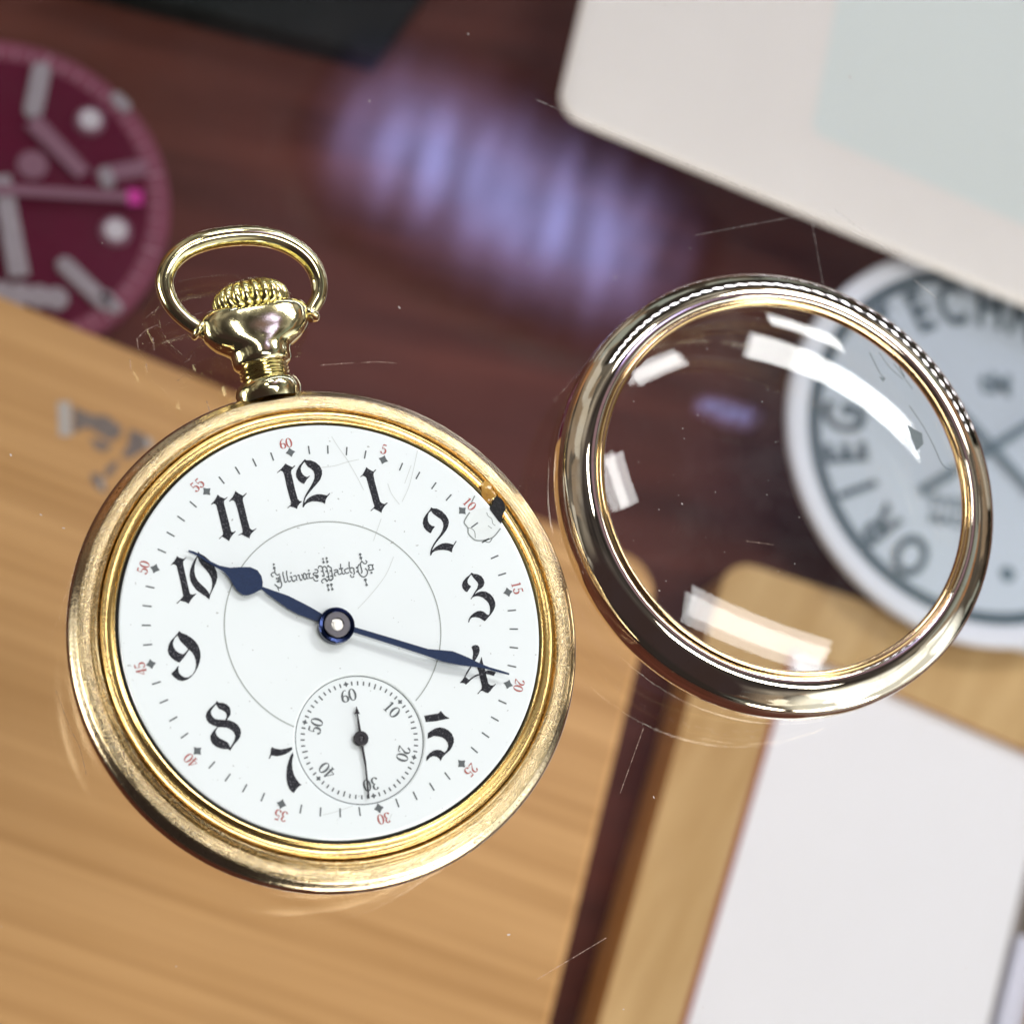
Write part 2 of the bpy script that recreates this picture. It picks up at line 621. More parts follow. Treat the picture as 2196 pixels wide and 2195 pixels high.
M['slate_soft'] = plain('soft slate print', (.16, .22, .26), .5)
M['foil'] = plain('grey engraved mark', (.20, .165, .145), .5, var=.35, bscale=4)
M['foil_light'] = plain('bright engraved mark', (.48, .44, .40), .4)
M['dust'] = plain('dust', (.62, .55, .52), .8)


for k_ in ('oak', 'oak_pale', 'mahogany', 'white_card', 'green_card', 'white_cushion', 'lavender', 'grey_wall', 'red_edge', 'black_box', 'magenta',
           'magenta_ring', 'pink_mark', 'lume', 'lume_dim', 'hot_pink', 'face_white', 'face_rim', 'slate', 'slate_soft', 'foil', 'foil_light'):
    b_ = M[k_].node_tree.nodes['Principled BSDF']
    b_.inputs['Specular IOR Level'].default_value = .12
    b_.inputs['Coat Weight'].default_value = 0
    b_.inputs['Roughness'].default_value = .55


def alpha_mat(name, colr, a):
    m, t, b = mat(name)
    b.inputs['Base Color'].default_value = (*colr, 1)
    b.inputs['Roughness'].default_value = .5
    tc = t.new('ShaderNodeTexCoord').outputs['Object']
    n1 = t.new('ShaderNodeTexNoise', ins={'Vector': tc, 'Scale': 22.0, 'Detail': 2.0}).outputs[0]
    t.l.new(t.ramp(n1, [(0.35, a * .15), (0.6, a)]), b.inputs['Alpha'])
    return m


M['scratch'] = alpha_mat('scratch', (.70, .50, .40), .38)
M['scratch_w'] = alpha_mat('pale scratch', (.80, .74, .70), .32)


def emis(name, colr, s):
    m = bpy.data.materials.new(name)
    m.use_nodes = True
    t = NT(m.node_tree)
    t.n.clear()
    e = t.new('ShaderNodeEmission', ins={0: (*colr, 1), 1: s}).outputs[0]
    t.new('ShaderNodeOutputMaterial', ins={0: e})
    return m


M['led'] = emis('cold white light diode', (.72, .78, 1.0), 12.0)
M['led_blue'] = emis('violet blue light diode', (.42, .41, 1.0), 6.5)
t = NT(M['led_blue'].node_tree)
no = t.new('ShaderNodeTexNoise', ins={'Vector': t.new('ShaderNodeTexCoord').outputs['Object'], 'Scale': .55, 'Detail': 2.0}).outputs[0]
em_ = [x for x in t.n if x.type == 'EMISSION'][0]
t.l.new(t.math('MULTIPLY', t.ramp(no, [(0.36, .35), (0.62, 1.0)]), 4.0), em_.inputs[1])
M['lamp_body'] = plain('lamp housing', (.10, .10, .11), .5)

# ------------------------------------------------------------------ counter floor and glass top
ZT = -20.0
mb = MB()
mb.add([(-80, -80, ZT), (90, -80, ZT), (90, 90, ZT), (-80, 90, ZT)], [(0, 1, 2, 3)])
o = mb.build('counter_floor', M['mahogany'])
o['kind'] = 'structure'

mb = MB()
x0, x1, y0, y1 = -30, 40, -30, 40
mb.add([(x0, y0, 0), (x1, y0, 0), (x1, y1, 0), (x0, y1, 0), (x0, y0, -.6), (x1, y0, -.6), (x1, y1, -.6), (x0, y1, -.6)],
       [(0, 1, 2, 3), (7, 6, 5, 4), (0, 4, 5, 1), (1, 5, 6, 2), (2, 6, 7, 3), (3, 7, 4, 0)])
glass = mb.build('glass_counter_top', M['glass'])
glass['kind'] = 'structure'

# ------------------------------------------------------------------ pocket watch
watch = thing('pocket_watch', 'open gold pocket watch with white enamel dial and blue hands, its front bezel taken off', 'pocket watch')
ZD = 0.85

case = [(1.985, .60), (2.137, .62), (2.140, .735), (2.148, .775), (2.160, .785), (2.172, .778), (2.182, .745), (2.188, .700),
        (2.200, .690), (2.225, .700), (2.27, .693), (2.300, .685), (2.316, .678), (2.326, .668)]
v, f = lathe(case, 256)
make('case', v, f, M['gold_case'], watch, True, 40)
case = [(2.326, .668), (2.350, .645), (2.372, .632), (2.396, .602), (2.407, .575),
        (2.412, .540), (2.406, .510), (2.385, .492), (2.382, .480), (2.398, .468), (2.400, .440), (2.375, .37), (2.30, .25),
        (2.12, .14), (1.85, .065), (1.4, .018), (.8, .006), (.01, .004)]
v, f = lathe(case, 256)
make('case_back', v, f, M['gold_edge'], watch, True, 40)
rg = [(1.975, .66), (1.992, .80), (2.000, .828), (2.012, .832), (2.022, .815), (2.045, .796), (2.08, .788), (2.105, .792),
      (2.118, .800), (2.126, .790), (2.130, .74), (2.130, .64)]
v, f = lathe(rg, 256)
make('inner_ring', v, f, M['gold_ring'], watch, True, 40)

# dial with a round opening for the sunk seconds dial
SCN = (-.015, -1.070)
SR = .600
dial_mb = MB()
N = 220
outer = [(1.945 * math.cos(2 * PI * k / N), 1.945 * math.sin(2 * PI * k / N)) for k in range(N)]
hole = [(SCN[0] + .615 * math.cos(2 * PI * k / 120), SCN[1] + .615 * math.sin(2 * PI * k / 120)) for k in range(120)]
flat([outer, hole[::-1]], ZD, dial_mb)
v, f = lathe([(1.945, ZD), (1.958, ZD - .003), (1.966, ZD - .012), (1.968, ZD - .06), (1.968, ZD - .15)], N)
dial_mb.add(v, [q[::-1] for q in f])
v, f = lathe([(.615, ZD), (.606, ZD - .004), (.600, ZD - .018)], 120, SCN)
dial_mb.add(v, f)
dial = dial_mb.build('dial', M['enamel'], watch)
mb = MB()
disc(SCN, .602, ZD - .018, mb, 120)
sub = mb.build('seconds_dial', M['enamel'], dial)
mb = MB()
ring((0, 0), 1.966, 2.0, ZD - .10, mb)
mb.build('dial_gap', M['gap'], watch)

INK = ZD + .0025
S13 = 1931 / 130.0
one_a = [(380, 320), (450, 380), (540, 430), (600, 460), (670, 395), (695, 410), (620, 490), (605, 560), (640, 750), (720, 1050),
         (820, 1420), (880, 1470), (960, 1495), (1040, 1445), (1060, 1465), (970, 1550), (890, 1670), (860, 1780), (800, 1730),
         (720, 1690), (620, 1640), (530, 1720), (510, 1705), (620, 1600), (640, 1560), (600, 1450), (520, 1150), (440, 880),
         (380, 660), (340, 620), (270, 595), (195, 640), (180, 625), (260, 560), (330, 430)]
NUM = {
    'one': ((760, 980), [[one_a]]),
    'twelve': ((590, 970), [[[(330, 350), (400, 400), (550, 470), (620, 410), (640, 430), (520, 560), (510, 640), (560, 850), (640, 1200),
                             (720, 1480), (780, 1550), (860, 1555), (780, 1630), (720, 1710), (700, 1800), (600, 1750), (480, 1720),
                             (400, 1780), (385, 1765), (500, 1660), (510, 1600), (450, 1400), (360, 1050), (290, 720), (250, 620),
                             (180, 575), (75, 655), (60, 640), (180, 530), (270, 430)]],
                            [[(940, 215), (1000, 255), (1120, 250), (1280, 310), (1420, 430), (1490, 570), (1495, 700), (1440, 860),
                             (1340, 990), (1180, 1170), (1050, 1330), (970, 1450), (935, 1560), (940, 1610), (1000, 1510), (1080, 1440),
                             (1200, 1370), (1320, 1335), (1450, 1330), (1560, 1350), (1650, 1370), (1730, 1295), (1755, 1305),
                             (1660, 1420), (1610, 1510), (1590, 1640), (1500, 1590), (1350, 1560), (1180, 1555), (1040, 1600),
                             (960, 1660), (905, 1750), (870, 1740), (890, 1600), (920, 1460), (1000, 1290), (1120, 1100), (1200, 950),
                             (1250, 830), (1255, 700), (1220, 590), (1130, 510), (1040, 455), (980, 370), (940, 300), (900, 340),
                             (840, 430), (815, 520), (830, 620), (880, 700), (950, 760), (1020, 785), (1100, 740), (1110, 755),
                             (1020, 850), (960, 940), (920, 1005), (820, 960), (740, 890), (680, 790), (660, 680), (690, 560),
                             (760, 430), (850, 320), (920, 240)]]]),
    'two': ((890, 1070), [[[(510, 260), (570, 295), (690, 300), (850, 380), (980, 510), (1060, 640), (1080, 740), (1050, 880), (990, 1000),
                           (890, 1130), (760, 1280), (650, 1420), (570, 1560), (540, 1640), (640, 1540), (740, 1470), (860, 1415),
                           (980, 1395), (1100, 1410), (1220, 1450), (1300, 1330), (1325, 1345), (1230, 1500), (1190, 1590),
                           (1175, 1700), (1060, 1640), (900, 1615), (740, 1625), (620, 1660), (550, 1710), (515, 1790), (480, 1790),
                           (480, 1700), (510, 1580), (590, 1420), (700, 1260), (800, 1130), (870, 990), (905, 860), (890, 750),
                           (830, 650), (700, 560), (570, 460), (510, 375), (440, 440), (405, 560), (410, 690), (450, 780), (530, 850),
                           (640, 870), (560, 970), (510, 1080), (470, 1080), (360, 1000), (280, 900), (245, 770), (270, 620),
                           (340, 500), (440, 380), (490, 310)]]]),
    'three': ((970, 1210), [[[(610, 260), (680, 300), (800, 310), (920, 370), (1000, 480), (1025, 580), (990, 690), (920, 760), (830, 810),
                             (760, 880), (710, 950), (800, 890), (920, 855), (1060, 860), (1200, 940), (1300, 1050), (1365, 1200),
                             (1370, 1320), (1320, 1450), (1240, 1580), (1140, 1690), (1080, 1760), (1030, 1810), (960, 1760),
                             (860, 1700), (740, 1675), (620, 1690), (560, 1760), (530, 1850), (500, 1840), (520, 1740), (580, 1640),
                             (680, 1550), (790, 1490), (900, 1475), (1000, 1505), (1100, 1590), (1150, 1610), (1185, 1570),
                             (1200, 1440), (1190, 1340), (1150, 1230), (1080, 1150), (960, 1050), (850, 1010), (740, 1010),
                             (650, 1045), (600, 1110), (580, 1100), (640, 1000), (720, 860), (790, 760), (825, 640), (800, 570),
                             (720, 480), (660, 410), (610, 330), (590, 330), (550, 390), (490, 490), (485, 580), (520, 640),
                             (600, 700), (540, 780), (470, 880), (400, 850), (330, 760), (305, 650), (340, 540), (430, 430),
                             (530, 350)]]]),
    'four': ((970, 1370), [[[(610, 260), (650, 210), (730, 185), (810, 200), (860, 260), (870, 360), (850, 460), (790, 580), (700, 720),
                            (600, 900), (500, 1060), (415, 1200), (530, 1290), (640, 1200), (760, 1130), (845, 1110), (860, 1150),
                            (720, 1200), (600, 1290), (500, 1390), (430, 1450), (370, 1400), (230, 1390), (310, 1310), (370, 1220),
                            (450, 1060), (560, 870), (640, 700), (640, 600), (660, 480), (650, 360)]],
                           [[(930, 560), (960, 700), (1000, 860), (1040, 960), (1050, 1020), (1140, 990), (1250, 1010), (1390, 1050),
                            (1320, 1170), (1200, 1130), (1070, 1110), (1120, 1300), (1150, 1420), (1220, 1470), (1300, 1475),
                            (1380, 1420), (1390, 1435), (1290, 1540), (1210, 1650), (1130, 1720), (1050, 1690), (950, 1640),
                            (890, 1660), (820, 1750), (795, 1730), (930, 1580), (940, 1500), (900, 1330), (862, 1170), (845, 1060),
                            (790, 910), (870, 740)]]]),
    'five': ((890, 1510), [[[(290, 360), (460, 330), (740, 285), (825, 200), (880, 280), (970, 370), (1090, 430), (1080, 450), (880, 485),
                            (680, 530), (340, 560), (315, 440)]],
                           [[(410, 910), (520, 830), (640, 760), (780, 730), (920, 750), (1060, 820), (1170, 930), (1235, 1080),
                            (1235, 1200), (1190, 1330), (1110, 1460), (980, 1570), (880, 1670), (810, 1810), (780, 1730), (690, 1660),
                            (580, 1640), (470, 1690), (370, 1800), (355, 1760), (370, 1660), (460, 1550), (580, 1470), (700, 1440),
                            (820, 1455), (940, 1530), (1010, 1460), (1060, 1330), (1040, 1220), (970, 1120), (870, 1050), (760, 1020),
                            (600, 1000), (500, 1050), (400, 1090)]]]),
    'seven': ((560, 1590), [[[(335, 165), (430, 210), (620, 245), (800, 215), (980, 165), (995, 240), (900, 320), (780, 390), (640, 435),
                             (500, 460), (330, 430), (270, 540), (235, 540), (295, 390), (310, 250)]],
                            [[(1000, 335), (1030, 420), (1000, 540), (985, 700), (1000, 880), (1050, 1060), (1130, 1200), (1220, 1320),
                             (1290, 1365), (1200, 1420), (1110, 1520), (1050, 1620), (1000, 1610), (900, 1500), (840, 1350),
                             (805, 1180), (805, 1000), (820, 820), (870, 620), (930, 450)]]]),
    'eight': ((420, 1490), [[[(665, 185), (740, 240), (860, 245), (980, 290), (1080, 390), (1110, 520), (1100, 630), (1040, 710),
                             (990, 790), (1080, 805), (1220, 860), (1340, 950), (1420, 1080), (1440, 1200), (1410, 1330), (1340, 1440),
                             (1230, 1560), (1150, 1670), (1095, 1770), (1020, 1715), (900, 1720), (780, 1695), (640, 1640), (530, 1550),
                             (470, 1430), (460, 1310), (510, 1200), (590, 1100), (680, 1010), (540, 960), (420, 890), (340, 780),
                             (315, 670), (350, 540), (430, 430), (540, 330), (630, 250)],
                             [(645, 290), (570, 380), (490, 490), (480, 580), (520, 670), (600, 750), (700, 775), (930, 795), (975, 710),
                             (980, 620), (940, 540), (850, 480), (740, 440), (690, 380)],
                             [(700, 1030), (640, 1130), (630, 1200), (680, 1300), (770, 1380), (900, 1440), (1010, 1500), (1070, 1590),
                             (1090, 1670), (1170, 1540), (1230, 1420), (1255, 1300), (1210, 1180), (1130, 1110), (1050, 1060),
                             (970, 1035), (800, 1015)]]]),
    'nine': ((340, 1340), [[[(655, 185), (740, 250), (880, 300), (1040, 400), (1180, 520), (1280, 680), (1330, 850), (1340, 1000),
                            (1310, 1180), (1240, 1370), (1150, 1520), (1030, 1660), (900, 1740), (760, 1780), (620, 1750), (500, 1660),
                            (400, 1550), (520, 1430), (590, 1330), (645, 1290), (630, 1400), (650, 1520), (720, 1600), (830, 1665),
                            (950, 1660), (1080, 1570), (1160, 1440), (1195, 1280), (1185, 1130), (1130, 970), (1060, 860), (975, 785),
                            (900, 900), (810, 1030), (730, 1120), (660, 1195), (540, 1140), (420, 1050), (330, 940), (290, 810),
                            (320, 640), (390, 500), (500, 380), (600, 270)],
                            [(600, 330), (520, 410), (470, 530), (460, 620), (490, 720), (560, 820), (660, 890), (790, 930), (870, 850),
                            (940, 765), (860, 670), (760, 580), (680, 490), (630, 380)]]]),
    'ten': ((360, 1180), [[[(285, 175), (360, 230), (500, 270), (580, 215), (590, 230), (490, 350), (490, 450), (560, 760), (620, 1030),
                           (700, 1370), (740, 1400), (820, 1400), (895, 1365), (905, 1380), (810, 1480), (730, 1580), (660, 1700),
                           (560, 1640), (400, 1600), (300, 1695), (270, 1680), (400, 1560), (490, 1450), (460, 1300), (400, 1000),
                           (330, 700), (280, 500), (230, 450), (150, 440), (95, 480), (90, 465), (200, 340), (260, 240)]],
                          [[(960, 30), (1020, 100), (1180, 190), (1350, 340), (1470, 490), (1560, 680), (1580, 860), (1530, 1050),
                           (1430, 1250), (1350, 1430), (1320, 1565), (1200, 1460), (1060, 1370), (920, 1270), (800, 1120), (720, 960),
                           (690, 800), (710, 620), (780, 420), (870, 260), (940, 150)],
                           [(945, 200), (890, 340), (850, 500), (845, 680), (880, 840), (960, 980), (1070, 1090), (1190, 1200),
                           (1280, 1310), (1330, 1400), (1400, 1200), (1415, 1040), (1390, 900), (1310, 740), (1190, 590), (1060, 450),
                           (980, 320)]]]),
    'eleven': ((440, 1040), [[[(395, 300), (470, 370), (620, 430), (700, 375), (715, 390), (600, 500), (600, 580), (670, 860), (760, 1200),
                              (830, 1480), (890, 1500), (960, 1460), (975, 1475), (870, 1590), (800, 1690), (760, 1785), (660, 1710),
                              (540, 1640), (450, 1720), (435, 1700), (560, 1590), (570, 1520), (500, 1230), (420, 900), (360, 660),
                              (320, 600), (260, 590), (195, 630), (185, 610), (290, 500), (350, 400)]],
                             [[(965, 185), (1050, 260), (1200, 340), (1310, 250), (1325, 265), (1200, 410), (1200, 500), (1270, 780),
                              (1350, 1120), (1420, 1370), (1470, 1420), (1530, 1430), (1630, 1370), (1635, 1385), (1500, 1510),
                              (1440, 1590), (1410, 1700), (1300, 1640), (1160, 1570), (1065, 1600), (1050, 1590), (1190, 1510),
                              (1190, 1430), (1110, 1100), (1020, 740), (960, 560), (920, 500), (850, 480), (775, 530), (760, 515),
                              (870, 380), (930, 270)]]]),
}
for key in ('one', 'two', 'three', 'four', 'five', 'seven', 'eight', 'nine', 'ten', 'eleven', 'twelve'):
    reg, pieces = NUM[key]
    mb = MB()
    for q, piece in enumerate(pieces):
        flat([trace(reg, S13, lp, ZD) for lp in piece], INK + .0012 * q, mb)
    mb.build('hour_numeral', M['ink'], dial)


# small serif digits built from swelling strokes (unit height, x to the right)
def arc(cx, cy, rx, ry, a0, a1, w0, w1, n=14):
    out = []
    for k in range(n + 1):
        a = math.radians(a0 + (a1 - a0) * k / n)
        wv = w0 + (w1 - w0) * abs(math.cos(a)) ** 1.5
        out.append((cx + rx * math.cos(a), cy + ry * math.sin(a), wv))
    return out


TH, TN = .17, .055
DIG = {
    '0': [arc(.30, .5, .235, .45, 90, 450, TN, TH, 26)],
    '1': [[(.30, .02, .15), (.30, .93, .15)], [(.14, .03, .05), (.46, .03, .05)], [(.12, .80, .05), (.30, .93, .08)]],
    '2': [[(.12, .74, .14)] + arc(.29, .70, .20, .26, 165, -30, TN, TH, 12) + [(.30, .34, .07), (.10, .06, .05)],
          [(.08, .06, .12), (.30, .06, .10), (.50, .07, .06)], [(.50, .04, .05), (.54, .22, .05)]],
    '3': [[(.10, .80, .10)] + arc(.28, .745, .17, .21, 150, -90, TN, TH, 12), arc(.27, .28, .21, .25, 90, -160, TN, TH, 14)],
    '4': [[(.42, .03, .15), (.42, .97, .15)], [(.42, .95, .05), (.04, .28, .05)], [(.04, .28, .055), (.58, .28, .055)],
          [(.28, .03, .05), (.56, .03, .05)]],
    '5': [[(.14, .94, .13), (.46, .95, .11)], [(.13, .95, .05), (.12, .55, .05)], arc(.27, .31, .23, .28, 130, -160, TN, TH, 16)],
    '6': [arc(.30, .28, .225, .245, 0, 360, TN, TH, 22), [(.46, .90, .08), (.34, .95, .05), (.18, .78, .12), (.09, .52, .16), (.09, .32, .15)]],
}


def digits(txt, c, h, ang, z, mb, gap=.66):
    """number txt centred at c, its upright direction turned by ang from +y"""
    ca, sa = math.cos(ang), math.sin(ang)
    wtot = gap * len(txt)
    for i, ch in enumerate(txt):
        for q, st in enumerate(DIG[ch]):
            pts = []
            for (x, y, wv) in st:
                lx = (x + gap * i - wtot / 2) * h
                ly = (y - .5) * h
                pts.append((c[0] + lx * ca - ly * sa, c[1] + lx * sa + ly * ca, wv * h))
            stroke(pts, z + .0012 * q, mb)


DR = 1.72
for k in range(60):
    a = -2 * PI * k / 60
    ux, uy = -math.sin(a), math.cos(a)
    if k % 5:
        track = MB()
        stroke([(ux * (DR - .041), uy * (DR - .041)), (ux * (DR + .041), uy * (DR + .041))], INK, track, .0135)
        track.build('minute_tick', M['grey_ink'], dial)
    else:
        loop = []
        for j in range(8):
            t_ = a + PI / 4 * j
            rr = .047 if j % 2 == 0 else .028
            loop.append((ux * DR - math.sin(t_) * rr, uy * DR + math.cos(t_) * rr))
        track = MB()
        flat([loop], INK, track)
        track.build('minute_diamond', M['grey_ink'], dial)
for k in range(1, 13):
    a = -2 * PI * k / 12 + .012
    if k == 2:
        a -= .012
    mb = MB()
    rr = 1.822 if k != 12 else 1.815
    digits(str(k * 5), (-math.sin(a) * rr, math.cos(a) * rr), .098, a, INK, mb, .62)
    mb.build('minute_numeral', M['red_ink'], dial)
# circle between maker's name and numerals, broken by the seconds dial
mb = MB()
ring((0, 0), 1.008, 1.018, INK, mb, 180, math.radians(-90 + 35.2), math.radians(270 - 35.0))
mb.build('inner_circle', M['line_ink'], dial)

SZ = ZD - .018
mb = MB()
ring(SCN, .589, .597, SZ + .0025, mb)
for k in range(60):
    a = -2 * PI * k / 60
    ux, uy = -math.sin(a), math.cos(a)
    if k % 10 == 0:
        loop = []
        for j in range(8):
            t_ = a + PI / 4 * j
            rr = .027 if j % 2 == 0 else .015
            loop.append((SCN[0] + ux * .528 - math.sin(t_) * rr, SCN[1] + uy * .528 + math.cos(t_) * rr))
        flat([loop], SZ + .0025, mb)
    else:
        r0 = .495 if k % 5 == 0 else .508
        stroke([(SCN[0] + ux * r0, SCN[1] + uy * r0), (SCN[0] + ux * .546, SCN[1] + uy * .546)], SZ + .0025, mb, .013)
mb.build('seconds_track', M['grey_ink'], sub)
for k, txt in enumerate(('60', '10', '20', '30', '40', '50')):
    a = -2 * PI * k / 6
    mb = MB()
    digits(txt, (SCN[0] - math.sin(a) * .422, SCN[1] + math.cos(a) * .422), .118, a, SZ + .0025, mb, .62)
    mb.build('seconds_numeral', M['grey_ink'], sub)

# maker's name in blackletter strokes
S16 = 1931 / 120.0
NA = [  # traced in region (580,1160)
    [(150, 960), (155, 1060)], [(110, 1225), (50, 1210), (25, 1150), (80, 1090), (140, 1080), (190, 1140), (250, 1170), (320, 1130)],
    [(320, 1180), (345, 1350), (380, 1450), (385, 1540), (330, 1610), (250, 1580), (190, 1530), (140, 1490)],
    [(190, 1290, 60), (250, 1300, 60)], [(215, 1400, 70), (320, 1390, 60)], [(280, 1240, 40), (290, 1420, 60)], [(250, 1600), (290, 1720, 24)],
    [(435, 1060), (430, 1150), (465, 1280), (480, 1380), (520, 1420), (560, 1380)],
    [(555, 1020), (560, 1150), (585, 1280), (600, 1360), (650, 1400), (700, 1360)],
    [(670, 1235, 55), (750, 1230, 45)], [(750, 1240, 30), (735, 1320, 50), (800, 1390, 50), (860, 1340, 40)],
    [(790, 1210), (860, 1190), (900, 1250), (890, 1320), (925, 1350)],
    [(930, 1190), (980, 1170), (1005, 1280), (1050, 1350), (1095, 1310)], [(1060, 1160), (1110, 1180), (1120, 1280)],
    [(1130, 1140), (1175, 1110), (1235, 1180), (1250, 1260), (1190, 1320), (1145, 1270), (1130, 1150)],
    [(1250, 1150), (1320, 1110), (1390, 1120)], [(1340, 1130), (1340, 1250), (1400, 1280), (1490, 1240)], [(1255, 1200), (1255, 1270), (1310, 1300)],
    [(1520, 990), (1590, 980), (1640, 1030), (1610, 1100), (1530, 1090), (1470, 1130), (1520, 1180)], [(1520, 1190, 50), (1600, 1190, 60), (1660, 1200, 40)],
    [(1650, 1200, 40), (1610, 1270, 50), (1560, 1210, 40)], [(1480, 1290), (1520, 1350), (1580, 1380), (1650, 1350)],
    [(1650, 950), (1665, 880), (1710, 860), (1770, 880), (1800, 960), (1820, 1060), (1850, 1150), (1850, 1220)],
    [(1740, 1040, 50), (1820, 1040, 50)], [(1780, 1200, 50), (1860, 1200, 50)],
    [(1860, 1290), (1780, 1350), (1770, 1410), (1830, 1445)],
]
NB = [  # traced in region (690,1160)
    [(30, 920), (90, 870), (160, 920), (190, 1000), (215, 1100), (240, 1200), (250, 1290)], [(200, 900), (215, 840), (270, 890), (325, 910)],
    [(325, 910), (335, 1000), (355, 1120), (380, 1240), (400, 1275)], [(120, 1040, 50), (200, 1040, 50)], [(270, 1020, 50), (330, 1030, 50)],
    [(160, 1235, 50), (240, 1235, 50)], [(290, 1205, 50), (360, 1205, 50)],
    [(90, 1280, 50), (150, 1340, 50), (190, 1390, 40), (240, 1310, 40), (305, 1355, 55), (400, 1275, 40)],
    [(205, 1540, 22), (230, 1660, 22)], [(330, 1520, 22), (360, 1640, 22)], [(50, 640, 20), (60, 720, 20)], [(165, 600, 20), (190, 700, 20)],
    [(420, 1015), (490, 990), (550, 1010), (560, 1100), (600, 1150), (690, 1110)], [(545, 1060), (450, 1090), (440, 1180), (495, 1190)],
    [(650, 780), (650, 900), (690, 1020), (700, 1090), (745, 1140), (800, 1110)], [(590, 955, 50), (735, 940, 50)],
    [(930, 930), (850, 955), (790, 1000), (815, 1080), (880, 1110), (940, 1070)],
    [(945, 710), (945, 850), (970, 960), (985, 1060), (1060, 1100)], [(985, 930), (1050, 920), (1105, 950), (1110, 1050), (1130, 1110), (1090, 1160)],
    [(1010, 1160), (990, 1200), (1060, 1250), (1120, 1200)],
    [(1180, 920, 60), (1250, 900, 60)], [(1190, 1060, 60), (1260, 1040, 60)],
    [(1300, 790), (1250, 880), (1250, 1000), (1290, 1120), (1370, 1210), (1460, 1235), (1540, 1180), (1580, 1090), (1560, 1000), (1490, 940)],
    [(1340, 740), (1340, 850), (1370, 960), (1390, 1060), (1355, 1110)], [(1340, 760), (1390, 700), (1440, 760), (1500, 780), (1550, 740), (1550, 690), (1500, 670)],
    [(1330, 500, 22), (1380, 680, 22)], [(1510, 1370, 30), (1545, 1480, 30)],
    [(1590, 845), (1680, 820), (1745, 835), (1755, 900), (1770, 970), (1690, 1000), (1620, 990), (1635, 900), (1590, 845)],
    [(1745, 835), (1790, 800, 24)], [(1765, 960), (1810, 980, 24)],
]
NDA = [(115, 805, 36), (130, 925, 46), (705, 1100, 28), (1320, 1015, 32)]
NDB = [(40, 610, 30), (60, 730, 42), (165, 590, 38), (190, 715, 44), (210, 1520, 46), (330, 1500, 46), (235, 1680, 40), (365, 1660, 42),
       (1325, 460, 44), (1350, 580, 50), (1505, 1335, 50), (1545, 1510, 44), (1715, 1090, 38)]
mb = MB()
zq = 0
for reg, strokes, dots in (((580, 1160), NA, NDA), ((690, 1160), NB, NDB)):
    for st in strokes:
        q = []
        for p in st:
            c_ = at(*zr(reg, S16)(p), ZD)
            q.append((c_.x, c_.y, (p[2] if len(p) > 2 else 40) / S16 / 229.0))
        q = catmull(q, 4)
        stroke(q, INK + .0006 * (zq % 5), mb)
        zq += 1
    for d in dots:
        c_ = at(*zr(reg, S16)(d), ZD)
        disc(c_, d[2] / S16 / 229.0, INK + .004, mb, 12)
mb.build('maker_name', M['grey_ink'], dial)

# hairline cracks, filled chip by two o'clock, specks
S358 = 1931 / 540.0
mb = MB()
for l in ([(-60, 440), (60, 425), (160, 395), (250, 375)], [(175, 400), (90, 280), (40, 200)], [(175, 405), (240, 520), (285, 610)],
          [(700, 300), (640, 560), (580, 700)], [(560, 720), (500, 640), (470, 560)], [(515, 1120), (455, 1260), (350, 1400), (240, 1520)],
          [(650, 420), (600, 560)], [(420, 830), (360, 1000)]):
    q = [at(*zr((700, 880), S358)(p), ZD) for p in l]
    mb = MB()
    stroke(catmull([(p.x, p.y, .007) for p in q], 4), INK - .001, mb)
    mb.build('hairline_crack', M['hair'], dial)
for l in ([(330, 1240), (430, 1215), (560, 1170)], [(830, 1300), (860, 1230)]):
    q = [at(*zr((600, 1400), S358)(p), ZD) for p in l]
    mb = MB()
    stroke(catmull([(p.x, p.y, .006) for p in q], 4), INK - .001, mb)
    mb.build('hairline_crack', M['hair'], dial)
S10 = 1931 / 190.0
mb = MB()
for l, wv in (([(480, 1000), (400, 1120), (360, 1230), (440, 1340), (450, 1460), (540, 1560), (620, 1610), (780, 1610), (960, 1560), (1060, 1470), (1150, 1350)], .012),
              ([(590, 640), (540, 740), (520, 780)], .012), ([(780, 1610), (900, 1655), (970, 1570)], .009), ([(450, 1340), (520, 1350), (590, 1430), (600, 1560)], .007),
              ([(850, 1000), (880, 1080), (960, 1140), (980, 1240), (1040, 1290)], .006), ([(880, 1290), (960, 1350)], .006)):
    q = [at(*zr((960, 1000), S10)(p), ZD) for p in l]
    stroke(catmull([(p.x, p.y, wv) for p in q], 3), INK, mb)
mb.build('chip_repair', M['crack'], dial)
mb = MB()
flat([trace((960, 1000), S10, [(480, 1000), (400, 1120), (360, 1230), (440, 1340), (450, 1460), (540, 1560), (620, 1610), (780, 1610), (960, 1560), (1060, 1470), (1150, 1350),
                              (1100, 1180), (1010, 1060), (920, 950), (800, 900), (640, 930)], ZD)], INK - .0018, mb)
mb.build('chip_filling', plain('milky chip filling', (.79, .85, .84), .12, bump=.6, bscale=7, var=.06), dial)
mb = MB()
pts = [(1050, 650), (1180, 700), (1250, 830), (1260, 950), (1200, 1060), (1170, 1240), (1110, 1180), (1020, 1060), (930, 940), (920, 880), (980, 830), (990, 740)]
flat([trace((960, 1000), S10, pts, ZD + .01)], ZD + .008, mb, .06)
mb.build('broken_edge', plain('broken black edge', (.008, .008, .009), .35, spec=.2, bump=1.0, bscale=22), watch)
pts = [(740, 400), (800, 310), (900, 350), (1040, 640), (980, 700), (960, 760), (900, 830), (780, 740), (730, 620)]
mb = MB()
flat([trace((960, 1000), S10, pts, ZD - .03)], ZD - .018, mb, .05)
mb.build('setting_lever', gold_mat('rough gold', (.42, .26, .07), (.25, .13, .03), .45, 0, 1.0, 16, .6), watch)

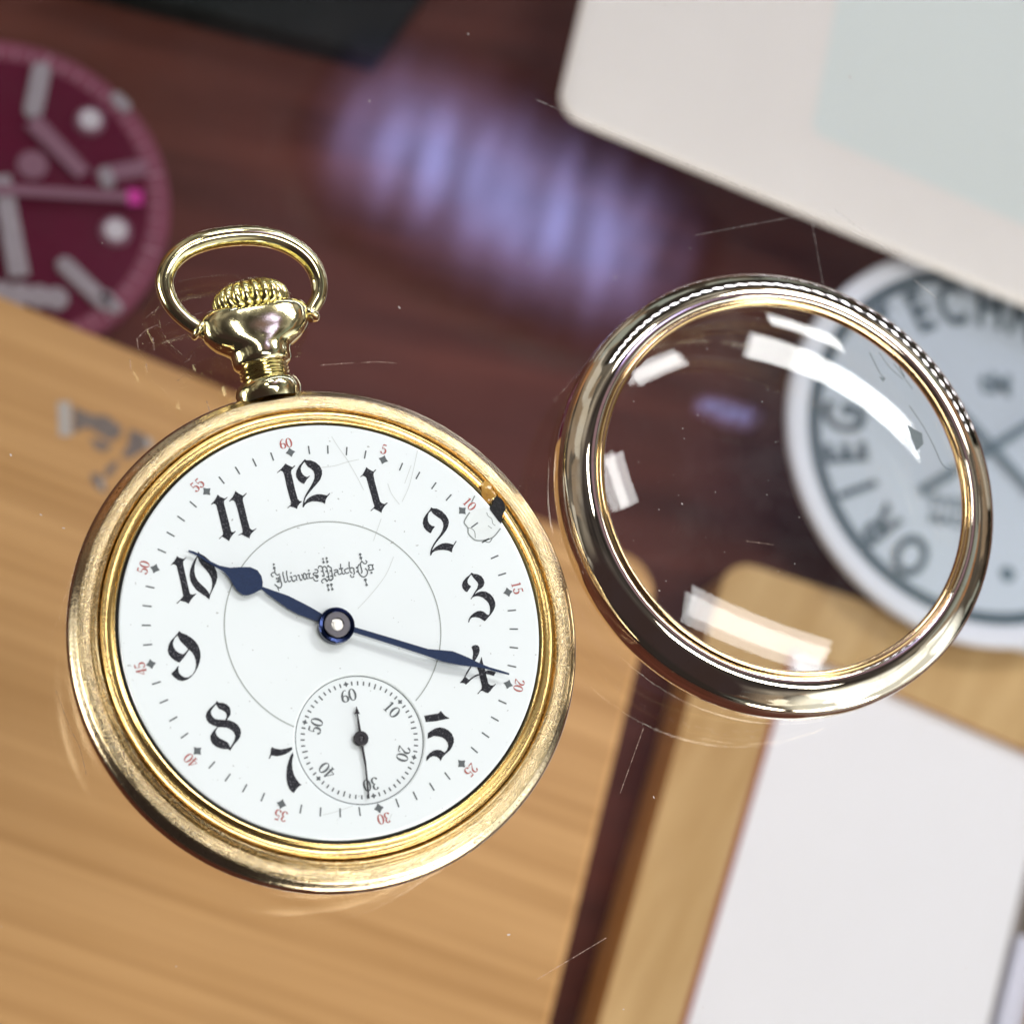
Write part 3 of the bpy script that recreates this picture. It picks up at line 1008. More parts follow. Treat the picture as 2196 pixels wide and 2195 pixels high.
# hands
ZH, ZM = ZD + .055, ZD + .10
S64 = 1932 / 300.0
hh = [(30, 122), (100, 140), (170, 175), (300, 262), (450, 335), (600, 366), (740, 358), (880, 358), (980, 400), (1035, 480), (1055, 570), (1048, 628),
      (1120, 652), (1200, 682), (1400, 750), (1600, 850), (1750, 930), (1900, 1020), (2000, 1080), (1990, 1165), (1880, 1120), (1800, 1100), (1550, 1010), (1400, 930), (1250, 820), (1100, 715), (1040, 662),
      (1000, 680), (940, 715), (850, 745), (780, 740), (700, 680), (640, 590), (590, 500), (520, 420), (400, 350), (280, 283), (160, 200), (30, 146)]
mb = MB()
flat([trace((400, 1160), S64, hh, ZH)], ZH, mb, .014)
mb.build('hour_hand', M['blue'], watch)
mh = [(745, 1340), (755, 1342.3), (840, 1367.5), (918, 1391), (970, 1395.5), (987, 1402), (1004, 1409.3), (1030.6, 1422.5), (1051, 1430.4), (1071, 1436), (1092, 1442.7),
      (1092, 1446), (1071, 1441), (1037, 1431.5), (1010, 1428), (990, 1425.9), (970, 1421.9), (950, 1417.5), (912, 1404), (840, 1380.6), (753, 1353), (740, 1350)]
q = [at(u, v_, ZM) for u, v_ in mh]
mb = MB()
flat([[(p.x, p.y) for p in q]], ZM, mb, .014)
mb.build('minute_hand', M['blue'], watch)
hub = at(720.5, 1342, ZH)
v, f = lathe([(.169, ZD + .02), (.169, ZH + .04), (.160, ZH + .052), (.135, ZH + .056), (.128, ZH + .045), (.10, ZH + .04), (.01, ZH + .04)], 64, (hub.x, hub.y))
make('hand_boss', v, f, M['blue_dark'], watch, True, 30)
v, f = lathe([(.120, ZH + .03), (.121, ZH + .066), (.115, ZH + .072), (.064, ZH + .074), (.058, ZH + .060), (.03, ZH + .050), (.002, ZH + .060)], 64, (hub.x, hub.y))
pinion = make('centre_pinion', v, f, M['steel'], watch, True, 30)
v, f = lathe([(.056, ZH + .062), (.04, ZH + .067), (.02, ZH + .072), (.001, ZH + .070)], 24, (hub.x, hub.y))
make('pivot', v, f, M['pit'], pinion, True, 60)
ZS = SZ + .035
S58 = 1931 / 540.0
mb = MB()
sg = (600, 1400)
flat([trace(sg, S58, [(588, 405), (614, 466), (600, 463), (632, 640), (640, 700), (662, 830), (690, 1112), (678, 1114), (652, 860), (620, 700), (610, 655), (590, 464), (575, 466)], ZS)], ZS, mb, .008)
sh = mb.build('seconds_hand', M['black_steel'], watch)
cc = at(*zr(sg, S58)((622, 655)), ZS)
v, f = lathe([(.070, ZS - .012), (.070, ZS + .008), (.062, ZS + .016), (.030, ZS + .016), (.026, ZS + .008), (.001, ZS + .014)], 32, (cc.x, cc.y))
make('seconds_boss', v, f, M['black_steel'], sh, True, 35)

# pendant: lofted oval sections along +y
ZP = .50
sec = [(2.34, .30, .24), (2.40, .318, .265), (2.44, .326, .275), (2.48, .320, .268), (2.52, .305, .255), (2.55, .270, .225), (2.58, .235, .19), (2.60, .225, .18), (2.615, .242, .20),
       (2.632, .225, .18), (2.650, .242, .20), (2.668, .225, .18), (2.685, .240, .20), (2.70, .228, .19), (2.715, .262, .225), (2.74, .285, .245), (2.80, .290, .25), (2.85, .293, .25),
       (2.875, .315, .248), (2.91, .370, .245), (2.95, .425, .24), (3.00, .475, .235), (3.05, .512, .235), (3.10, .532, .235), (3.17, .540, .23), (3.22, .530, .225),
       (3.26, .50, .22), (3.285, .45, .21), (3.30, .39, .195), (3.305, .30, .16), (3.29, .22, .12), (3.28, .02, .02)]
v, f = [], []
n = 48
for y, wv, dv in sec:
    cx_ = .016 + (y - 2.4) * .05
    for j in range(n):
        a = 2 * PI * j / n
        e = 1.0 if y < 2.95 else .82
        ca, sa = math.cos(a), math.sin(a)
        v.append((cx_ + wv * math.copysign(abs(ca) ** e, ca), y - .035 * (1 if y > 3.05 else 0) * (ca ** 2) * -1, ZP + dv * math.copysign(abs(sa) ** e, sa)))
for i in range(len(sec) - 1):
    for j in range(n):
        j2 = (j + 1) % n
        f.append((i * n + j, (i + 1) * n + j, (i + 1) * n + j2, i * n + j2))
pend = make('pendant', v, f, M['gold_bow'], watch, True, 50)

# crown, fluted
v, f = [], []
prof = [(.26, 3.26), (.335, 3.29), (.368, 3.34), (.378, 3.40), (.358, 3.465), (.29, 3.525), (.20, 3.56), (.10, 3.575), (.01, 3.58)]
prof = catmull(prof, 5)
n, fl = 22 * 10, 22
for i, (r, y) in enumerate(prof):
    for j in range(n):
        a = 2 * PI * j / n
        dep = .11 if r > .15 else .03
        rr = r * (1 - dep * (1 - abs(math.sin(a * fl / 2)) ** .8))
        v.append((.068 + rr * math.cos(a), y, ZP + rr * .86 * math.sin(a)))
for i in range(len(prof) - 1):
    for j in range(n):
        j2 = (j + 1) % n
        f.append((i * n + j, (i + 1) * n + j, (i + 1) * n + j2, i * n + j2))
make('crown', v, f, M['gold_crown'], watch, True, 50)

# bow
S43 = 1931 / 450.0
bp_ = [(610, 1130), (540, 1095), (430, 1020), (320, 910), (250, 780), (228, 640), (285, 490), (410, 370), (600, 285), (830, 243), (1050, 237), (1260, 275),
       (1440, 360), (1575, 485), (1645, 640), (1645, 790), (1595, 890), (1560, 950), (1535, 1000)]
zb = [.50, .50, .50, .51, .52, .54, .57, .60, .63, .64, .64, .63, .60, .57, .54, .52, .51, .50, .50]
rb = [.070, .072, .076, .080, .084, .088, .093, .097, .100, .101, .101, .098, .094, .088, .082, .077, .072, .070, .068]
q = []
for p, z_, r_ in zip(bp_, zb, rb):
    c_ = at(*zr((300, 450), S43)(p), z_)
    q.append((c_.x, c_.y, z_, r_))
q = catmull(q, 6)
bow = tube([p[:3] for p in q], [p[3] for p in q], 'bow', M['gold_bow'], watch, 28)
for (pa, pb) in (((575, 1120), (520, 1085)), ((1540, 990), (1565, 930))):
    a_, b_ = at(*zr((300, 450), S43)(pa), .5), at(*zr((300, 450), S43)(pb), .5)
    pts = [a_.lerp(b_, k) for k in (0, .15, .35, .65, .85, 1)]
    tube([tuple(p) for p in pts], [.07, .105, .115, .115, .105, .07], 'bow_collar', M['gold_bow'], bow, 24)

# ------------------------------------------------------------------ loose bezel with its crystal
BC = (5.03, .61)
bez = thing('watch_bezel', 'loose polished gold ring holding a clear domed crystal, lying right of the open watch', 'watch bezel')
prof = [(2.05, .335), (1.975, .355), (1.940, .372), (1.930, .390), (1.932, .415), (1.945, .432), (1.965, .440), (1.985, .436), (1.998, .425), (2.005, .418)]
v, f = lathe(prof, 256, BC)
make('lip', v, f, M['gold_lip'], bez, True, 40)
prof = [(2.005, .418), (2.018, .434), (2.04, .440), (2.08, .438), (2.12, .430), (2.16, .417), (2.20, .400), (2.24, .380), (2.27, .3635), (2.30, .346), (2.325, .328), (2.345, .305), (2.360, .27), (2.369, .22),
        (2.374, .15), (2.378, .09), (2.370, .045), (2.352, .012), (2.33, .004), (2.29, .004), (2.28, .10), (2.25, .22), (2.16, .30), (2.05, .335)]
prof = [(r_ if r_ < 2.03 else 2.03 + (r_ - 2.03) * .935, z_) for r_, z_ in prof]
v, f = lathe(prof, 256, BC)
make('ring', v, f, M['gold_bezel'], bez, True, 50)
SAG = .215


PW = 2.6


def dome(sag, ze, rb_, n=56):
    return [(max(rb_ * (1 - k / n), .0005), ze + sag * (1 - (1 - k / n) ** PW)) for k in range(n + 1)]


top = dome(SAG, .42, 1.935)
bot_ = dome(SAG * .93, .36, 1.935)
v1, f1 = lathe(top, 160, BC)
v2, f2 = lathe(bot_, 160, BC)
mb = MB()
mb.add(v1, f1)
mb.add(v2, [q[::-1] for q in f2])
crystal = mb.build('crystal', M['crystal'], bez, True)


def ztop(x, y):
    q_ = min(1.0, math.hypot(x - BC[0], y - BC[1]) / 1.935)
    return .42 + SAG * (1 - q_ ** PW)


def oncrys(u, v_):
    z_ = .6
    for _ in range(4):
        p = at(u, v_, z_)
        z_ = ztop(p.x, p.y)
    return Vector((p.x, p.y, z_ + .003))


def ribbon3(pts, wid, mb):
    n_ = len(pts)
    vs = []
    for i, p in enumerate(pts):
        d = (pts[min(i + 1, n_ - 1)] - pts[max(i - 1, 0)])
        s_ = Vector((-d.y, d.x, 0)).normalized() * wid / 2
        vs += [p + s_, p - s_]
    mb.add(vs, [(2 * i, 2 * i + 1, 2 * i + 3, 2 * i + 2) for i in range(n_ - 1)])


S347 = 1931 / 556.0
mb = MB()
for l, wv in (([(1075, 1215), (1180, 1370), (1260, 1520), (1320, 1650), (1380, 1690)], .010), ([(780, 820), (850, 960), (890, 1010)], .010),
              ([(850, 820), (930, 930), (1030, 1020)], .007), ([(960, 900), (1040, 1010), (1100, 1090)], .008), ([(1000, 920), (1040, 1000)], .014)):
    ribbon3([oncrys(*zr((1640, 520), S347)(p)) for p in catmull([(float(a), float(b)) for a, b in l], 3)], wv, mb)
for l in ([(1060, 1350), (1110, 1390), (1170, 1420), (1180, 1500), (1130, 1550), (1090, 1450)], [(850, 1000), (900, 1010), (880, 1040)]):
    pp = [oncrys(*zr((1640, 520), S347)(p)) for p in l]
    mb.add([p + Vector((0, 0, .002)) for p in pp], [tuple(range(len(pp)))])
mb.build('chip', plain('chipped crystal edge', (.10, .13, .14), .3, bump=.8, bscale=40), bez)

# dust on glass and crystal
mb = MB()
for k in range(110):
    x, y = random.uniform(-6, 10), random.uniform(-7, 8)
    if math.hypot(x, y) < 2.45 or (abs(x) < .9 and 2.3 < y < 4.2) or 1.9 < math.hypot(x - BC[0], y - BC[1]) < 2.45:
        continue
    r_ = random.uniform(.003, .009)
    on = math.hypot(x - BC[0], y - BC[1]) < 1.9
    z_ = (ztop(x, y) if on else 0) + .003
    a0 = random.uniform(0, PI)
    el = random.uniform(1, 3)
    pts = []
    for j in range(7):
        a = 2 * PI * j / 7
        X, Y = r_ * el * math.cos(a), r_ * math.sin(a)
        pts.append((x + X * math.cos(a0) - Y * math.sin(a0), y + X * math.sin(a0) + Y * math.cos(a0), z_ + .0015 * 0))
    mb.add(pts, [tuple(range(7))])
for k in range(55):
    a, rr = random.uniform(0, 2 * PI), 1.85 * math.sqrt(random.random())
    x, y = BC[0] + rr * math.cos(a), BC[1] + rr * math.sin(a)
    r_ = random.uniform(.0025, .006)
    z_ = ztop(x, y) + .004
    mb.add([(x + r_ * math.cos(2 * PI * j / 6), y + r_ * math.sin(2 * PI * j / 6), z_) for j in range(6)], [tuple(range(6))])
o = mb.build('dust', M['dust'])
o['kind'] = 'stuff'

# scratches in the glass
S6 = 1931 / 300.0
mb = MB()
for l in ([(405, 530), (480, 460), (590, 390)], [(300, 800), (400, 700), (570, 620)], [(280, 800), (300, 970)], [(640, 870), (780, 820), (940, 760)],
          [(940, 1140), (1000, 1100), (1035, 1040)], [(500, 800), (520, 970)], [(185, 1100), (200, 1250)], [(840, 1395), (920, 1330)], [(1240, 1670), (1285, 1815)],
          [(1000, 500), (1180, 455)], [(1070, 1000), (1085, 1070)], [(410, 1160), (420, 1270)]):
    q = [at(*zr((250, 600), S6)(p)) for p in l]
    stroke(catmull([(p.x, p.y, .011) for p in q], 4), .003, mb)
for l in ([(688, 783), (730, 780), (760, 778)], [(775, 778), (810, 776), (850, 779)], [(120, 1480), (150, 1560), (170, 1600), (185, 1660)],
          [(1380, 1560), (1330, 1700)], [(1150, 2100), (1300, 2010)], [(1600, 1160), (1660, 1168)]):
    q = [at(*p) for p in l]
    stroke(catmull([(p.x, p.y, .009) for p in q], 4), .003, mb)
mb.build('scratch', M['scratch'], glass)
mb = MB()
for l, wv in (([(1150, 214), (1400, 322), (1690, 440), (1945, 550)], .008), ([(1790, 450), (1880, 520), (1950, 570)], .007), ([(1740, 470), (1770, 640)], .006),
              ([(1490, 505), (1620, 480), (1720, 462)], .006), ([(1960, 600), (2010, 640)], .012)):
    q = [at(*p) for p in l]
    stroke([(p.x, p.y, wv) for p in q], .003, mb)
mb.build('scratch', M['scratch_w'], glass)

# ------------------------------------------------------------------ under the glass
def P2(u, v_, z):
    p = at(u, v_, z)
    return (p.x, p.y)


s_ = 1.13665
# honey oak box, lower left
ZB1 = -17.2
c0, c1 = P2(-400 * s_, (555 - 400 * .411) * s_, ZB1), P2(1250 * s_, 1069 * s_, ZB1)
c2 = P2(1030 * s_, 1965 * s_, ZB1)
d = Vector(c2) - Vector(c1)
c2 = tuple(Vector(c1) + d * 1.5)
c3 = tuple(Vector(c0) + d * 1.5)
poly = [c0, c3, c2, c1]
box1 = thing('wooden_box', 'honey coloured oak box with striped grain under the glass, below the pocket watch', 'box')
mb = MB()
pl = rounded(poly, [.6, .6, .6, .75])
prism(pl, ZT + .9, ZB1, mb, .14)
make('lid', mb.v, mb.f, M['oak'], box1, True, 35)
mb = MB()
cen = Vector((sum(p[0] for p in pl) / len(pl), sum(p[1] for p in pl) / len(pl)))
prism([tuple(cen + (Vector(p) - cen) * .995) for p in pl], ZT, ZT + .895, mb, 0)
make('base', mb.v, mb.f, M['oak'], box1, True, 35)
S604 = 1932 / 320.0
mark = MB()
for l in ([(460, 310), (700, 420), (900, 430), (1090, 580), (1080, 700), (930, 760), (760, 640), (640, 580), (470, 660)], [(680, 720), (860, 760), (980, 830), (860, 900), (740, 850)],
          [(1200, 600), (1400, 680), (1500, 780), (1320, 920), (1180, 990), (1080, 960), (1170, 820)], [(1000, 1010), (1060, 1060), (960, 1200), (860, 1240), (880, 1120)],
          [(700, 1180), (800, 1180), (880, 1300), (890, 1440), (780, 1380), (690, 1260)]):
    mark = MB()
    flat([trace((80, 820), S604, l, ZB1)], ZB1 + .005, mark)
    mark.build('engraved_mark', M['foil'], box1)
for l in ([(260, 250), (430, 250), (450, 690), (280, 700)], [(1400, 700), (1490, 740), (1480, 850), (1420, 860)], [(800, 1240), (850, 1260), (860, 1400), (810, 1360)]):
    mark = MB()
    flat([trace((80, 820), S604, l, ZB1)], ZB1 + .008, mark)
    mark.build('engraved_mark', M['foil_light'], box1)

# pale oak box with white lining
ZB2 = -18.5
a0, a1 = (1372 * s_, 1045 * s_), (1932 * s_, 1228 * s_)
tl = P2(1376 * s_, 1052 * s_, ZB2)
tr = P2(2080 * s_, 1278 * s_, ZB2)
bl = P2(1118 * s_, 1975 * s_, ZB2)
e1 = Vector(bl) - Vector(tl)
bl = tuple(Vector(tl) + e1 * 1.35)
br = tuple(Vector(tr) + e1 * 1.35)
box2 = thing('lined_box', 'pale oak box with red edging and white lining under the glass at lower right', 'box')
outer_p = rounded([tl, bl, br, tr], [.55, .3, .3, .3])
itl, ibl, itr = P2(1494 * s_, 1221 * s_, ZB2), P2(1285 * s_, 1931 * s_, ZB2), P2(2080 * s_, 1480 * s_, ZB2)
e1 = Vector(ibl) - Vector(itl)
ibl = tuple(Vector(itl) + e1 * 1.45)
ibr = tuple(Vector(itr) + e1 * 1.45)
inner_p = [itl, ibl, ibr, itr]
mb = MB()
flat([outer_p, inner_p[::-1]], ZB2, mb)
n = len(outer_p)
vs = [(p[0], p[1], ZB2) for p in outer_p] + [(p[0], p[1], ZT) for p in outer_p]
mb.add(vs, [(i, i + n, (i + 1) % n + n, (i + 1) % n) for i in range(n)])
vs = [(p[0], p[1], ZB2) for p in inner_p] + [(p[0], p[1], ZT + .3) for p in inner_p]
mb.add(vs, [(i, (i + 1) % 4, (i + 1) % 4 + 4, i + 4) for i in range(4)])
mb.build('frame', M['oak_pale'], box2)
mb = MB()
dl = (Vector(itr) - Vector(itl)).normalized()
dd = (Vector(ibl) - Vector(itl)).normalized()
w0 = .10
q = [Vector(itl), Vector(ibl), Vector(ibr), Vector(itr)]
q2 = [Vector(itl) + dl * w0 + dd * w0 * .3, Vector(ibl) + dl * w0, Vector(ibr), Vector(itr) + dd * w0 * .3]
vs = [(p.x, p.y, ZB2 + .01) for p in q] + [(p.x, p.y, ZB2 + .01) for p in q2]
mb.add(vs, [(0, 1, 5, 4), (0, 4, 7, 3)])
mb.build('red_edging', M['red_edge'], box2)
# lining panel, then the open part at the right with a card in it
m1, m2 = P2(1935 * s_, 1660 * s_, ZB2), P2(1868 * s_, 1940 * s_, ZB2)
e2 = (Vector(m2) - Vector(m1))
mt = Vector(m1) - e2 * 1.9
mbm = Vector(m1) + e2 * 3.0
mb = MB()
flat([[tuple(q2[0]), tuple(q2[1]), tuple(mbm), tuple(mt)]], ZB2 - .12, mb, .3)
mb.build('lining', M['white_cushion'], box2)
mb = MB()
pr_ = [tuple(mt + dl * .03), tuple(mbm + dl * .03), tuple(mbm + dl * .35), tuple(mt + dl * .35)]
flat([pr_], ZB2 - .45, mb, .05)
mb.build('lining_step', M['grey_wall'], box2)
mb = MB()
pr_ = [P2(1925 * s_, 1762 * s_, ZB2 - .2), P2(1880 * s_, 1945 * s_, ZB2 - .2), P2(2050 * s_, 2000 * s_, ZB2 - .2), P2(2100 * s_, 1800 * s_, ZB2 - .2)]
prism(pr_, ZB2 - 1.15, ZB2 - .2, mb, .05)
tag(make('card', mb.v, mb.f, M['lavender'], None, True, 35), 'cold white card at the lower right corner, inside the pale oak box', 'card')

# white box, upper right: overhanging lid on a smaller base
ZW = -17.2
wc = P2(1052 * s_, 208 * s_, ZW)
w1 = P2(1105 * s_, -20 * s_, ZW)
w2 = P2(2100 * s_, 640 * s_, ZW)
ea = Vector(w1) - Vector(wc)
eb = Vector(w2) - Vector(wc)
pw = [wc, tuple(Vector(wc) + eb), tuple(Vector(wc) + eb + ea * 3.2), tuple(Vector(wc) + ea * 3.2)]
wbox = thing('white_box', 'large cream white box with a pale green panel under the glass, at top right', 'box')
mb = MB()
prism(rounded(pw, [.55, .3, .3, .3]), ZW - .16, ZW, mb, .12)
make('lid', mb.v, mb.f, M['white_card'], wbox, True, 35)
ua, ub = ea.normalized() * 2.4, eb.normalized() * 2.4
mb = MB()
prism([tuple(Vector(pw[0]) + ua + ub), tuple(Vector(pw[1]) + ua - ub), tuple(Vector(pw[2]) - ua - ub), tuple(Vector(pw[3]) - ua + ub)], ZT, ZW - .16, mb, 0)
make('base', mb.v, mb.f, M['white_card'], wbox, True, 35)
mb = MB()
g = [P2(1575 * s_, 20 * s_, ZW), P2(1530 * s_, 250 * s_, ZW), P2(2150 * s_, 520 * s_, ZW), P2(2250 * s_, 200 * s_, ZW), P2(2100 * s_, -60 * s_, ZW), P2(1600 * s_, -120 * s_, ZW)]
flat([rounded(g, [.3, .3, 0, 0, 0, 0])], ZW + .006, mb)
mb.build('label_panel', M['green_card'], wbox)

# black box, top
ZK = -19.3
k0, k1, k2 = P2(718 * s_, 105 * s_, ZK), P2(800 * s_, -10 * s_, ZK), P2(250 * s_, -15 * s_, ZK)
k1 = tuple(Vector(k0) + (Vector(k1) - Vector(k0)) * 4)
k2 = tuple(Vector(k0) + (Vector(k2) - Vector(k0)) * 1.3)
k3 = tuple(Vector(k1) + Vector(k2) - Vector(k0))
mb = MB()
prism(rounded([k0, k1, k3, k2], [.1, .1, .1, .1]), ZT, ZK, mb, .06)
tag(make('black_box', mb.v, mb.f, M['black_box'], None, True, 35), 'black lacquered box corner under the glass at the top edge', 'box')

# plum watch face, left
ZF = -19.5
face = thing('plum_clock_face', 'round plum coloured clock face with pale round hour dots, partly under the oak box', 'clock face')
fc = at(-6, 421, ZF)
fr = .5 * ((at(362.6, 432, ZF) - fc).length + (at(0, 71, ZF) - fc).length) * .98
FC = (fc.x, fc.y)
v, f = lathe([(fr, ZT), (fr, ZF - .05), (fr - .05, ZF), (fr * .875, ZF)], 96, FC)
make('minute_ring', v, f, M['magenta_ring'], face, True, 40)
mb = MB()
disc(FC, fr * .875, ZF - .01, mb, 96, .3)
mb.build('plate', M['magenta'], face)
for k in range(60):
    a = 2 * PI * k / 60
    mb = MB()
    stroke([(FC[0] + fr * .89 * math.cos(a), FC[1] + fr * .89 * math.sin(a)), (FC[0] + fr * (.945 if k % 5 else .97) * math.cos(a), FC[1] + fr * (.945 if k % 5 else .97) * math.sin(a))],
           ZF + .006, mb, .035 if k % 5 else .06)
    mb.build('minute_mark', M['pink_mark'], face)
S288 = 1931 / 670.0


def fp(p, z=ZF):
    return at(*zr((0, 50), S288)(p), z)


for (x, y, r_) in ((555, 610, 98), (712, 1290, 102), (-200, 400, 118), (-560, 900, 118)):
    mb = MB()
    c_ = fp((x, y))
    rr = r_ / S288 / 5100 * 43
    prism([(c_.x + rr * math.cos(2 * PI * k / 24), c_.y + rr * math.sin(2 * PI * k / 24)) for k in range(24)], ZF - .01, ZF + .10, mb, .06)
    hm = make('hour_marker', mb.v, mb.f, M['lume_dim'], face, True, 40)
    mb = MB()
    disc((c_.x, c_.y), rr * .68, ZF + .125, mb, 24, .03)
    mb.build('marker_glint', M['lume_glint'], hm)  # pale disc stands in for the glint on the marker
for (a, b_, wd, mt_) in (((255, 300), (205, 540), 120, 'lume'), ((400, 1500), (640, 1730), 110, 'lume'), ((640, 940), (860, 900), 110, 'lume_dim'),
                        ((650, 935), (665, 985), 90, 'lume'), ((720, 470), (770, 520), 80, 'lume'), ((650, 1700), (710, 1760), 90, 'lume')):
    mb = MB()
    pa, pb = fp(a), fp(b_)
    wv = wd / S288 / 5100 * 43
    dv = (pb - pa).normalized()
    pts = []
    for k in range(9):
        th = PI / 2 + PI * k / 8
        pts.append((pa.x + wv / 2 * (dv.x * math.cos(th) - dv.y * math.sin(th)), pa.y + wv / 2 * (dv.y * math.cos(th) + dv.x * math.sin(th))))
    for k in range(9):
        th = -PI / 2 + PI * k / 8
        pts.append((pb.x + wv / 2 * (dv.x * math.cos(th) - dv.y * math.sin(th)), pb.y + wv / 2 * (dv.y * math.cos(th) + dv.x * math.sin(th))))
    prism(pts, ZF - .01, ZF + .08 + (.01 if mt_ == 'lume' else 0), mb, .03)
    make('hour_marker', mb.v, mb.f, M[mt_], face, True, 40)


def bar(name, a, b_, w1_, w2_, z, m_, parent, th=.04):
    pa, pb = fp(a, z), fp(b_, z)
    k = 43 / S288 / 5100
    d_ = (pb - pa).normalized()
    n_ = Vector((-d_.y, d_.x, 0))
    mb_ = MB()
    flat([[tuple((pa + n_ * w1_ * k / 2)[:2]), tuple((pa - n_ * w1_ * k / 2)[:2]), tuple((pb - n_ * w2_ * k / 2)[:2]), tuple((pb + n_ * w2_ * k / 2)[:2])]], z, mb_, th)
    return mb_.build(name, m_, parent)


sh_ = bar('seconds_hand', (-60, 1020), (800, 1072), 70, 62, ZF + .30, M['lume_dim'], face)
bar('hand_tip', (790, 1071), (880, 1077), 110, 90, ZF + .31, M['hot_pink'], sh_)
bar('hour_hand', (10, 940), (120, 1560), 110, 130, ZF + .22, M['lume'], face)
bar('gmt_hand', (200, 600), (520, 930), 120, 100, ZF + .14, M['lume_dim'], face)
mb = MB()
c_ = fp((200, 880), ZF)
disc(c_, .28, ZF + .05, mb, 24, .06)
mb.build('pivot_cap', M['lume_dim'], face)
mb = MB()
c_ = fp((120, 1660), ZF)
for k in range(5):
    disc((c_.x - .62 + .31 * k, c_.y + .10 - .09 * k), .22, ZF + .08 + .004 * k, mb, 20, .08)
mb.build('date_window', M['lume'], face)

# white lettered clock face, right
ZC = -17.95
wf = thing('white_clock_face', 'round blue white clock face with grey letters around its edge, behind the loose bezel', 'clock face')
wc_ = at(1856 * s_, 836 * s_, ZC)
WC = (wc_.x, wc_.y)
wr = .5 * ((at(1480 * s_, 826 * s_, ZC) - wc_).length + (at(1852 * s_, 1207 * s_, ZC) - wc_).length)
v, f = lathe([(wr * .62, ZT), (wr * .62, ZC - .22), (wr - .06, ZC - .20), (wr, ZC - .16), (wr, ZC - .04), (wr - .035, ZC), (wr * .93, ZC), (wr * .905, ZC - .04)], 128, WC)
make('rim', v, f, M['face_rim'], wf, True, 40)
mb = MB()
disc(WC, wr * .905, ZC - .04, mb, 128, .1)
mb.build('plate', M['face_white'], wf)
mb = MB()
ring(WC, wr * .836, wr * .892, ZC - .03, mb)
mb.build('printed_ring', M['slate'], wf)


def text_mesh(name, ch, c, size, ang, z, m_, parent, xs=1.0):
    cu = bpy.data.curves.new(name, 'FONT')
    cu.body = ch
    cu.size = size
    cu.align_x = 'CENTER'
    cu.align_y = 'CENTER'
    cu.offset = size * .034
    tmp = bpy.data.objects.new(name + '_tmp', cu)
    SC.collection.objects.link(tmp)
    dg = bpy.context.evaluated_depsgraph_get()
    me = bpy.data.meshes.new_from_object(tmp.evaluated_get(dg))
    bpy.data.objects.remove(tmp)
    me.name = name
    ca, sa = math.cos(ang), math.sin(ang)
    for v_ in me.vertices:
        x, y = v_.co.x * xs, v_.co.y
        v_.co = (c[0] + x * ca - y * sa, c[1] + x * sa + y * ca, z)
    me.materials.clear()
    me.materials.append(m_)
    return link(bpy.data.objects.new(name, me), parent)


upv = (at(1856 * s_, 700 * s_, ZC) - wc_)
UPA = math.atan2(upv.y, upv.x) - PI / 2
for ch, adeg in (('T', 317), ('E', 332), ('C', 346.5), ('H', 3), ('N', 18.5), ('O', 34), ('O', 211), ('R', 227), ('I', 243), ('E', 257.5), ('G', 272)):
    a = UPA - math.radians(adeg)
    text_mesh('letter', ch, (WC[0] - math.sin(a) * wr * .705, WC[1] + math.cos(a) * wr * .705), wr * .29, a, ZC - .03, M['slate'], wf, .72)


def wbar(name, p, q_, w1_, w2_, z, m_):
    pa, pb = at(p[0] * s_, p[1] * s_, z), at(q_[0] * s_, q_[1] * s_, z)
    d_ = (pb - pa).normalized()
    n_ = Vector((-d_.y, d_.x, 0))
    mb_ = MB()
    flat([[tuple((pa + n_ * w1_ / 2)[:2]), tuple((pa - n_ * w1_ / 2)[:2]), tuple((pb - n_ * w2_ / 2)[:2]), tuple((pb + n_ * w2_ / 2)[:2])]], z, mb_, .04)
    return mb_.build(name, m_, wf)


wbar('hour_hand', (1740, 925), (2040, 740), .20, .16, ZC + .05, M['slate_soft'])
wbar('minute_hand', (1800, 760), (2090, 1080), .14, .12, ZC + .10, M['slate_soft'])
tp = at(1880 * s_, 725 * s_, ZC)
text_mesh('logo', 'tM', (tp.x, tp.y), .62, UPA, ZC - .03, M['slate_soft'], wf)
tp = at(1795 * s_, 965 * s_, ZC)
text_mesh('small_print', 'SWISS\nMADE', (tp.x, tp.y), .34, UPA, ZC - .03, M['slate_soft'], wf)
tp = at(1902 * s_, 1082 * s_, ZC)
mb = MB()
disc(tp, .16, ZC - .028, mb, 20)
mb.build('printed_dot', M['slate_soft'], wf)

# ------------------------------------------------------------------ diode lamps over the counter
HL = 75.0
lamp = thing('diode_lamp', 'violet diode lamp above the counter, mirrored as a soft blue streak in the glass', 'lamp')
pa, pb = at(700 * s_, 225 * s_, -HL), at(1225 * s_, 490 * s_, -HL)
pm = (pa + pb) / 2
dirv = (pb - pa).normalized()
perp = Vector((-dirv.y, dirv.x, 0))
lx = (pb - pa).length / 2
ly = 3.4
gx, gy = lx * 1.45, ly * 1.9
m = bpy.data.materials.new('violet lamp diffuser')
m.use_nodes = True
t = NT(m.node_tree)
t.n.clear()
tc = t.new('ShaderNodeTexCoord').outputs['Object']
sx = t.new('ShaderNodeSeparateXYZ', ins={0: tc})
ax_ = t.math('DIVIDE', sx.outputs[0], lx * 1.12)
ay_ = t.math('DIVIDE', sx.outputs[1], ly)
d2 = t.math('ADD', t.math('POWER', t.math('ABSOLUTE', ax_), 5.0), t.math('POWER', t.math('ABSOLUTE', ay_), 2.2))
env = t.math('POWER', 2.718, t.math('MULTIPLY', d2, -1.3))
hd = t.math('ADD', t.math('POWER', t.math('DIVIDE', ax_, 1.25), 2.0), t.math('POWER', t.math('DIVIDE', ay_, 1.6), 2.0))
